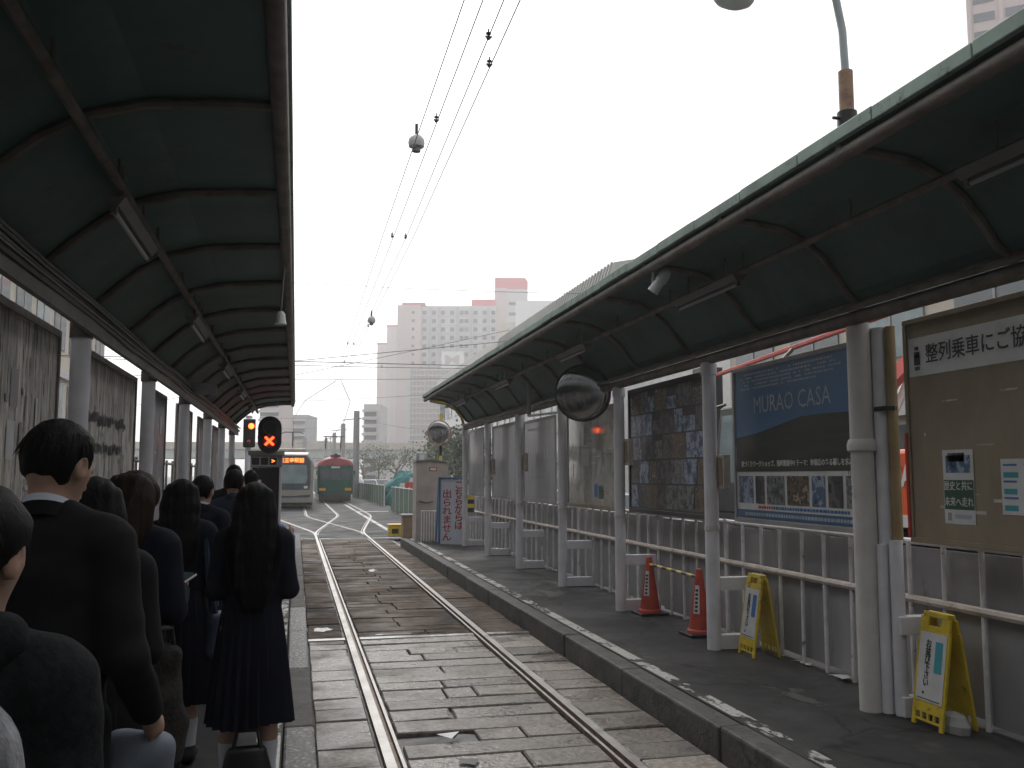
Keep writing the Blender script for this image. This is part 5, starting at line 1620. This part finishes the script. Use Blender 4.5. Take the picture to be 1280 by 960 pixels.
        Q = Q[(Q >= 0).all(1)]
        return V, Q

def np_mesh(name, V, Q, mat, parent, s=1.0, rot=None):
    if rot is not None:
        Rm, pv = rot
        V = (V - pv) @ Rm.T + pv
    me = bpy.data.meshes.new(name)
    V = V * s
    me.vertices.add(len(V))
    me.vertices.foreach_set('co', V.astype(np.float32).ravel())
    me.loops.add(len(Q) * 4)
    me.loops.foreach_set('vertex_index', Q.astype(np.int32).ravel())
    me.polygons.add(len(Q))
    me.polygons.foreach_set('loop_start', np.arange(0, len(Q) * 4, 4, dtype=np.int32))
    me.polygons.foreach_set('use_smooth', np.ones(len(Q), bool))
    me.update(calc_edges=True)
    me.validate()
    me.materials.append(MT[mat])
    o = bpy.data.objects.new(name, me)
    COL.objects.link(o)
    o.parent = parent
    return o

def rotm(yaw, pitch):
    a, b = R(yaw), R(-pitch)
    Rz = np.array([[math.cos(a), -math.sin(a), 0], [math.sin(a), math.cos(a), 0], [0, 0, 1]])
    Rx = np.array([[1, 0, 0], [0, math.cos(b), -math.sin(b)], [0, math.sin(b), math.cos(b)]])
    return Rz @ Rx

def person(label, x, y, height, yaw=0, female=True, h=.012, head=(0, 8), arms=None, top='navy', hem=.80, bottom='skirt', bmat='navy', skirt_len=.42,
           hair='long', hair_mat='hair', hair_end=1.12, hair_w=1.0, shoes='leather', socks='sock', collar=None, hood=False, wide=1.0, open_leg=1.0):
    s = height / 1.70
    t = thing('person', (x, y, .2), label, 'person', 'people queueing on the platform', rz=R(yaw), local=True)
    sw = (.150 if female else .178) * wide
    pv = np.array([0, -.01, 1.50])
    Rm = rotm(*head)
    xf = (Rm, pv)
    arms = arms or {}
    AR = {}
    for sd, nm in ((1, 'R'), (-1, 'L')):
        e, w = arms.get(nm, ((.20, -.03, 1.10), (.11, .20, 1.12)))
        AR[sd] = (np.array([sd * e[0], e[1], e[2]]), np.array([sd * w[0], w[1], w[2]]))
    # ---- body, one continuous surface
    f = Field((-.42, -.26, -.01), (.42, .42, 1.76), h)
    c = f.cone
    c((0, 0, .90), (0, 0, 1.08), .150, .120, .04, .7)
    c((0, 0, 1.08), (0, 0, 1.30), .120, .140, .04, .7)
    c((-sw, 0, 1.375), (sw, 0, 1.375), .05, .05, .05)
    c((0, -.015, 1.38), (0, -.004, 1.53), .056, .050, .04)
    for sd in (1, -1):
        c((sd * .09, 0, .88), (sd * .085 * open_leg, .01, .48), .085, .054, .03)
        c((sd * .085 * open_leg, .01, .48), (sd * .085 * open_leg, -.02, .30), .054, .050, .02)
        c((sd * .085 * open_leg, -.02, .30), (sd * .085 * open_leg, -.02, .07), .050, .036, .02)
        c((sd * .085 * open_leg, -.03, .045), (sd * .095 * open_leg, .13, .03), .036, .028, .02)
        e, w = AR[sd]
        sh = np.array([sd * sw, 0, 1.375])
        c(sh, e, .047, .038, .03)
        c(e, w, .038, .027, .02)
        d = (w - e) / np.linalg.norm(w - e)
        nrm = np.array([-sd * 1.0, .25, 0])
        nrm = nrm - d * (nrm @ d)
        nrm /= np.linalg.norm(nrm)
        lat = np.cross(d, nrm)
        if lat[1] < 0 or (abs(lat[1]) < .3 and lat[2] < 0):
            lat = -lat
        c(w, w + d * .075, .025, .027, .015)
        c(w + d * .06 - lat * .02, w + d * .07 + lat * .022, .017, .017, .012)
        for k, off in enumerate((-.027, -.009, .009, .027)):
            ln = (.85, 1.0, 1.05, .95)[k]
            p0 = w + d * .082 + lat * off
            p1 = p0 + d * .036 * ln + nrm * .012
            p2 = p1 + d * .022 * ln + nrm * .024
            c(p0, p1, .0095, .0088, .004)
            c(p1, p2, .0088, .0078, .004)
        p0 = w + d * .03 + lat * .028
        p1 = p0 + d * .032 + lat * .014 + nrm * .014
        c(p0, p1, .012, .0105, .008)
        c(p1, p1 + d * .028 + nrm * .008, .0105, .0085, .004)
    f.ell((0, -.012, 1.600), (.074, .092, .098), .02, xf)
    c((0, .028, 1.565), (0, .052, 1.502), .061, .036, .03, 1, xf)
    c((0, .086, 1.59), (0, .104, 1.556), .008, .013, .012, 1, xf)
    c((-.028, .076, 1.612), (.028, .076, 1.612), .012, .012, .015, 1, xf)
    c((-.018, .083, 1.524), (.018, .083, 1.524), .008, .008, .008, 1, xf)
    for sd in (1, -1):
        f.ell((sd * .079, -.008, 1.575), (.012, .023, .035), .006, xf)
        f.ell((sd * .091, -.001, 1.58), (.008, .012, .020), .004, xf, True)
    V, Q = f.mesh()
    np_mesh('body', V, Q, 'skin', t, s)
    for sd in (1, -1):
        p = (np.array([sd * .03, .0775, 1.592]) - pv) @ Rm.T + pv
        MB().lathe([(.012 * math.sin(R(a)), .012 * math.cos(R(a))) for a in (5, 35, 65, 90, 115, 145, 175)], p * s, 10).build('eye', 'eye', t, smooth=True, world=False)
    # ---- upper garment
    g = Field((-.42, -.27, min(hem - .03, .70)), (.42, .42, 1.52), h)
    c = g.cone
    c((0, 0, .80), (0, 0, 1.06), .172, .150, .05, .70)
    c((0, 0, 1.06), (0, 0, 1.29), .150, .166 * (1.04 if not female else 1), .05, .72)
    c((-sw * .9, -.008, 1.37), (sw * .9, -.008, 1.37), .066, .066, .05)
    for sd in (1, -1):
        c((sd * .05, -.018, 1.45), (sd * sw * .9, -.01, 1.39), .036, .045, .04)
    g.below(hem)
    for sd in (1, -1):
        e, w = AR[sd]
        sh = np.array([sd * sw, -.004, 1.372])
        c(sh, e, .070, .056, .03)
        c(e, e + (w - e) * .96, .055, .042, .025)
    g.cone((0, -.006, 1.42), (0, .02, 1.62), .056, .062, sub=True)
    g.cone((0, .07, 1.30), (0, .12, 1.5), .01, .075, sub=True)
    g.wrinkle(.0032 if h > .0085 else .0042)
    if h < .0085:
        g.wrinkle(.0022, 2.3)
    V, Q = g.mesh()
    np_mesh('jacket', V, Q, top, t, s)
    mb = MB()
    for r0, z0, r1, z1 in ((.075, 1.425, .066, 1.462),):
        n = 24
        vs = []
        for (rr, zz) in ((r0, z0), (r1, z1), (r1 - .008, z1), (r0 - .008, z0)):
            for k in range(n):
                a = 2 * math.pi * k / n
                vs.append((rr * s * 1.05 * math.cos(a), rr * s * math.sin(a) - .006, (zz - .028 * math.sin(a)) * s))
        mb.add(vs, [(i * n + k, i * n + (k + 1) % n, (i + 1) % 4 * n + (k + 1) % n, (i + 1) % 4 * n + k) for i in range(4) for k in range(n)])
    mb.build('jacket_collar', top, t, smooth=True, world=False)
    if collar:
        mb = MB()
        n = 28
        vs = []
        for (rr, zz) in ((.068, 1.43), (.0605, 1.478), (.056, 1.478), (.058, 1.43)):
            for k in range(n):
                a = 2 * math.pi * k / n
                vs.append((rr * s * 1.04 * math.cos(a), rr * s * math.sin(a) - .006, (zz - .03 * math.sin(a)) * s))
        mb.add(vs, [(i * n + k, i * n + (k + 1) % n, (i + 1) % 4 * n + (k + 1) % n, (i + 1) % 4 * n + k) for i in range(4) for k in range(n)])
        mb.build('shirt_collar', collar, t, smooth=True, world=False)
    if hood:
        q = Field((-.22, -.26, 1.2), (.22, .12, 1.56), h)
        q.cone((-.08, -.05, 1.45), (0, -.11, 1.40), .045, .055, .03)
        q.cone((.08, -.05, 1.45), (0, -.11, 1.40), .045, .055, .03)
        q.cone((0, -.11, 1.40), (0, -.125, 1.31), .075, .035, .03, .6)
        q.wrinkle(.003, 1.4)
        V, Q = q.mesh()
        np_mesh('hood', V, Q, top, t, s)
    # ---- lower garment
    if bottom == 'skirt':
        n, rings = 96, 9
        z0, z1 = 1.03, skirt_len
        vs = []
        for i in range(rings):
            u = i / (rings - 1)
            for k in range(n):
                a = 2 * math.pi * k / n
                pl = ((k % 4) / 3.0 - .5) * (.004 + .030 * u) + .006 * u * math.sin(5 * a + 2 * u)
                rr = .155 + .075 * u ** .8 + pl
                vs.append((rr * math.cos(a) * s, rr * .82 * math.sin(a) * s, (z0 + (z1 - z0) * u - .012 * u * math.cos(3 * a)) * s))
        fs = [(i * n + k, (i + 1) * n + k, (i + 1) * n + (k + 1) % n, i * n + (k + 1) % n) for i in range(rings - 1) for k in range(n)]
        MB().add(vs, fs).build('skirt', bmat, t, world=False)
    else:
        g = Field((-.3, -.2, .03), (.3, .2, 1.06), h)
        g.cone((0, 0, .92), (0, 0, 1.0), .155, .14, .04, .72)
        for sd in (1, -1):
            g.cone((sd * .085, 0, .88), (sd * .09 * open_leg, .01, .48), .098, .076, .03)
            g.cone((sd * .09 * open_leg, .01, .48), (sd * .09 * open_leg, -.015, .08), .076, .064, .02)
        g.below(.055)
        g.wrinkle(.003)
        V, Q = g.mesh()
        np_mesh('trousers', V, Q, bmat, t, s)
    for sd in (1, -1):
        xx = sd * .085 * open_leg
        if socks and bottom == 'skirt':
            MB().tube([(xx * s, -.02 * s, .07 * s), (xx * s, -.02 * s, .16 * s), (xx * s, -.021 * s, .255 * s), (xx * s, -.021 * s, .27 * s)], [.044 * s, .047 * s, .055 * s, .054 * s], 16).build('sock', socks, t, smooth=True, world=False)
        g = Field((xx - .09, -.12, -.004), (xx + .09, .2, .13), .009)
        g.cone((xx, -.045, .05), (xx + sd * .01, .13, .035), .045, .040, .02)
        g.cone((xx, -.03, .05), (xx, -.02, .10), .043, .047, .02)
        g.below(.003)
        V, Q = g.mesh()
        np_mesh('shoe', V, Q, shoes, t, s)
    # ---- hair
    hh = min(h, .009)
    q = Field((-.15, -.18, 1.44), (.15, .13, 1.76), hh)
    if hair == 'short':
        q.ell((0, -.018, 1.606), (.083, .100, .103), .02)
        q.ell((0, .095, 1.565), (.085, .095, .085), sub=True)
        for sd in (1, -1):
            q.ell((sd * .095, .0, 1.555), (.04, .032, .05), sub=True)
        q.ell((0, -.075, 1.475), (.105, .075, .062), sub=True)
        q.cone((-.03, .04, 1.665), (.03, .04, 1.665), .02, .02, .03)
        q.below(1.505)
    else:
        q.ell((0, -.014, 1.604), (.093, .108, .102), .02)
        q.ell((0, .105, 1.56), (.072, .085, .095), sub=True)
        if hair == 'tied':
            for sd in (1, -1):
                q.ell((sd * .09, .015, 1.545), (.045, .045, .06), sub=True)
                q.ell((sd * .085, .065, 1.56), (.05, .062, .095), sub=True)
            q.ell((0, -.05, 1.475), (.1, .06, .05), sub=True)
    q.strands(.0016)
    if hair != 'long':
        X_, Y_, Z_ = np.meshgrid(*q.ax, indexing='ij', sparse=True)
        q.F = q.F + (.0022 * np.sin(95 * X_ + 70 * Y_ + 3 * np.sin(30 * Z_)) * np.clip((1.62 - Z_) * 12, .3, 1)).astype(np.float32)
    V, Q = q.mesh()
    np_mesh('hair', V, Q, hair_mat, t, s, (Rm, pv))
    yawm = rotm(head[0], head[1] * .3)
    def prof(z):
        """half width, back offset, depth of the falling hair at height z"""
        zs = [hair_end - .02, hair_end + .1, 1.30, 1.42, 1.55, 1.66]
        ws = [.055 * hair_w, .092 * hair_w, .112 * hair_w, .105 * hair_w, .092, .07]
        ys = [-.135, -.135, -.12, -.085, -.045, -.03]
        ds = [.02, .04, .05, .062, .07, .06]
        return np.interp(z, zs, ws), np.interp(z, zs, ys), np.interp(z, zs, ds)
    if hair == 'long':
        q = Field((-.2, -.26, hair_end - .08), (.2, .12, 1.70), hh)
        zz = np.linspace(1.62, hair_end, 7)
        for a, b in zip(zz, zz[1:]):
            wa, ya, da = prof(a)
            wb, yb, db = prof(b)
            for o in (-.55, 0, .55):
                q.cone((o * wa, ya * 1.0, a), (o * wb, yb, b), da * .95, db * .95, .03)
        for sd in (1, -1):
            q.cone((sd * .075, .0, 1.60), (sd * .088 * hair_w, .0, 1.40), .026, .03, .03)
            q.cone((sd * .088 * hair_w, .0, 1.40), (sd * .10 * hair_w, .01, 1.28), .03, .014, .03)
        q.strands(.0025)
        V, Q = q.mesh()
        np_mesh('long_hair', V, Q, hair_mat, t, s, (yawm, pv))
    elif hair == 'tied':
        q = Field((-.1, -.22, 1.2), (.1, .02, 1.68), hh)
        q.ell((0, -.115, 1.60), (.04, .035, .045), .02)
        q.cone((0, -.13, 1.58), (0, -.14, 1.33), .03, .012, .02)
        q.strands(.003)
        V, Q = q.mesh()
        np_mesh('tied_hair', V, Q, hair_mat, t, s, (yawm, pv))
    # loose strands break the outline
    mb = MB()
    N = 260 if hair == 'long' else (700 if h < .0085 else 200)
    for k in range(N):
        a = random.uniform(-1.75, 1.75)
        if hair == 'long':
            z0, z1 = random.uniform(1.45, 1.67), hair_end + random.uniform(-.05, .25)
            zs = np.linspace(z0, z1, 7)
            w, yy, d = prof(zs)
            px = w * 1.09 * np.sin(a) + np.cumsum(rng.normal(0, .0025, 7))
            py = yy - d * 1.12 * np.cos(a) + np.cumsum(rng.normal(0, .002, 7))
            P_ = np.stack([px, py, zs], 1)
        else:
            th = random.uniform(.1, 1.55)
            a = random.uniform(-2.1, 2.1)
            b0 = np.array([.083 * math.sin(th) * math.sin(a), -.018 - .1 * math.sin(th) * math.cos(a), 1.606 + .103 * math.cos(th)])
            dn = np.array([math.sin(a) * .25, -math.cos(a) * .25, -.9]) * random.uniform(.02, .045)
            nn = (b0 - np.array([0, -.018, 1.606]))
            nn /= np.linalg.norm(nn)
            P_ = np.stack([b0, b0 + nn * .003 + dn * .5, b0 + nn * random.uniform(-.002, .005) + dn])
        rot_ = (yawm if hair == 'long' else Rm)
        P_ = ((P_ - pv) @ rot_.T + pv) * s
        wd = random.uniform(.0015, .003)
        sx = np.array([math.cos(a), math.sin(a), 0]) * wd
        n_ = len(P_)
        vs = []
        for i in range(n_):
            tp = 1 - .8 * i / (n_ - 1)
            vs += [tuple(P_[i] - sx * tp), tuple(P_[i] + sx * tp)]
        mb.add(vs, [(2 * i, 2 * i + 1, 2 * i + 3, 2 * i + 2) for i in range(n_ - 1)])
    o = mb.build('loose_strands', hair_mat, t, world=False)
    tag(o, kind='stuff')
    return t

HANG = {'R': ((.215, -.03, 1.10), (.225, .06, .87)), 'L': ((.215, -.03, 1.10), (.225, .06, .87))}
BENT = None
person('person in a grey woolly coat standing right behind the hooded person', -.49, 1.1, 1.63, 0, True, .012, (0, 5), HANG, 'wool', .55, 'trousers', 'suit', hair='long', hair_end=1.25)
person('person with tied black hair in a charcoal hooded jacket', -.50, 1.6, 1.60, -4, True, .008, (-14, 14), None, 'hood', .72, 'trousers', 'suit', hair='tied', hood=True)
person('man in a black suit with white shirt collar, head bowed', -.665, 2.80, 1.765, -6, False, .0072, (-22, 18), {'R': ((.225, -.05, 1.08), (.245, .12, .90)), 'L': ((.21, -.02, 1.10), (.12, .2, 1.08))}, 'suit', .76, 'trousers', 'suit', hair='short', collar='shirt', socks=None, wide=.88)
person('long haired woman in dark clothes directly in front of suited man', -.66, 3.35, 1.605, 0, True, .012, (0, 10), None, 'suit', .70, 'skirt', 'suit', .5, hair='long', hair_end=1.2)
person('woman with dark brown long hair looking down at a phone', -.67, 4.15, 1.635, -12, True, .010, (-18, 22), {'R': ((.2, .0, 1.10), (.16, .2, 1.16)), 'L': ((.2, .0, 1.10), (.1, .22, 1.14))}, 'navy', .72, 'skirt', 'navy', .45, hair='long', hair_mat='hair_b', hair_end=1.22)
person('schoolgirl with long hair and blue shoulder bag strap, white socks', -.64, 5.65, 1.59, 0, True, .011, (0, 6), None, 'navy', .78, 'skirt', 'navy', .36, hair='long', hair_end=1.05)
person('schoolgirl with very long black hair and pleated navy skirt, bag at feet', -.21, 5.12, 1.575, 2, True, .010, (2, 6), None, 'navy', .78, 'skirt', 'navy', .37, hair='long', hair_end=1.02, hair_w=1.25, open_leg=1.25)
person('short haired student in navy jacket with white collar', -.67, 7.2, 1.61, -12, True, .012, (-10, 4), None, 'navy', .78, 'skirt', 'navy', .36, hair='short', collar='shirt')
person('broad man in a blue navy jacket standing beside the white collared student', -.50, 8.0, 1.66, 0, False, .012, (-4, 8), None, 'navy_b', .74, 'trousers', 'suit', hair='short', collar='blue_bag', wide=1.15, socks=None)
person('short haired man in dark suit further up the queue', -.62, 9.9, 1.72, 0, False, .014, (5, 6), None, 'suit', .74, 'trousers', 'suit', hair='short', socks=None)
person('short haired person in navy at the front of the queue', -.50, 10.9, 1.67, 4, True, .014, (-5, 6), None, 'navy', .74, 'trousers', 'suit', hair='short', socks=None)
person('small person in dark clothes beside the back railing', -.92, 9.3, 1.52, 0, True, .014, (0, 4), None, 'suit', .74, 'skirt', 'suit', .4, hair='long', hair_end=1.2)
person('child in a light blue shirt raising a hand past the girl', -.235, 7.8, 1.44, -20, True, .012, (-20, 6), {'R': ((.24, .02, 1.10), (.20, .16, 1.32)), 'L': ((.2, -.02, 1.1), (.22, .05, .88))}, 'uniform_blue', .8, 'trousers', 'suit', hair='short', socks=None)

# things they hold
def soft_bag(name, c, dims, mat, label, handle=None, cat='bag', wr=.006, rz=0.0):
    t = thing(name, (c[0], c[1], c[2]), label, cat, rz=rz, local=True)
    w, d, hgt = dims
    q = Field((-w / 2 - .05, -d / 2 - .05, -.02), (w / 2 + .05, d / 2 + .05, hgt + .05), .012)
    for u in (-.8, -.25, .25, .8):
        q.cone((u * (w / 2 - d * .3), 0, d * .35), (u * (w / 2 - d * .35), 0, hgt - d * .15), d * .42, d * .22, .05)
    q.below(0.0)
    q.wrinkle(wr, 1.3)
    V, Q = q.mesh()
    np_mesh('bag_body', V, Q, mat, t)
    if handle:
        for e in (-1, 1):
            MB().tube([(-w * .25, e * d * .12, hgt - .02), (-w * .18, e * d * .1, hgt + handle), (w * .18, e * d * .1, hgt + handle), (w * .25, e * d * .12, hgt - .02)], .011, 8).build('handle', mat, t, smooth=True, world=False)
    return t
soft_bag('school_bag', (-.21, 4.99, .2), (.28, .14, .24), 'leather', 'black leather school bag standing between the girl\'s feet', .09, wr=.003)
soft_bag('canvas_bag', (-.43, 2.98, .60), (.24, .15, .45), 'pale_bag', 'pale blue canvas bag held by the suited man', None, wr=.02, rz=R(20))
soft_bag('furry_bag', (-.50, 3.85, .72), (.22, .18, .42), 'fur', 'dark furry bag hanging beside the phone woman', .08, wr=.012, rz=R(30))
soft_bag('shoulder_bag', (-.43, 5.66, .78), (.22, .11, .24), 'blue_bag', 'blue nylon bag at the schoolgirl\'s hip', None, rz=R(70))
st = thing('bag_strap', (-.56, 5.6, 1.0), 'blue strap over the schoolgirl\'s shoulder', 'strap')
MB().tube([(-.43, 5.63, 1.0), (-.475, 5.57, 1.25), (-.495, 5.59, 1.47), (-.495, 5.69, 1.52), (-.49, 5.77, 1.45), (-.44, 5.75, 1.05)], .018, 6).build('webbing', 'blue_bag', st, smooth=True)
ph = thing('phone', (-.47, 4.33, 1.33), 'silver edged phone in the woman\'s hand', 'phone')
rot = Matrix.Rotation(R(-76), 3, 'X') @ Matrix.Rotation(R(22), 3, 'Y')
MB().box((-.47, 4.36, 1.36), (.06, .01, .115), rot).build('case', 'phone', ph, bevel=.004)
MB().box(Vector((-.47, 4.36, 1.36)) + rot @ Vector((0, -.0075, 0)), (.054, .002, .105), rot).build('screen', 'glass', ph)

# ================================================================== HAZE
me = bpy.data.meshes.new('haze')
b = MB().bb(-420, 420, -60, 640, -1.1, 82)
me.from_pydata(b.v, [], b.f)
hm = bpy.data.materials.new('haze_air')
hm.use_nodes = True
hn = hm.node_tree.nodes
hn.clear()
ho = hn.new('ShaderNodeOutputMaterial')
hv = hn.new('ShaderNodeVolumePrincipled')
hv.inputs['Color'].default_value = (.99, .985, .985, 1)
hv.inputs['Density'].default_value = 0.0013
hv.inputs['Anisotropy'].default_value = 0.55
hm.node_tree.links.new(hv.outputs[0], ho.inputs['Volume'])
me.materials.append(hm)
hz = bpy.data.objects.new('haze', me)
COL.objects.link(hz)
tag(hz, kind='stuff')
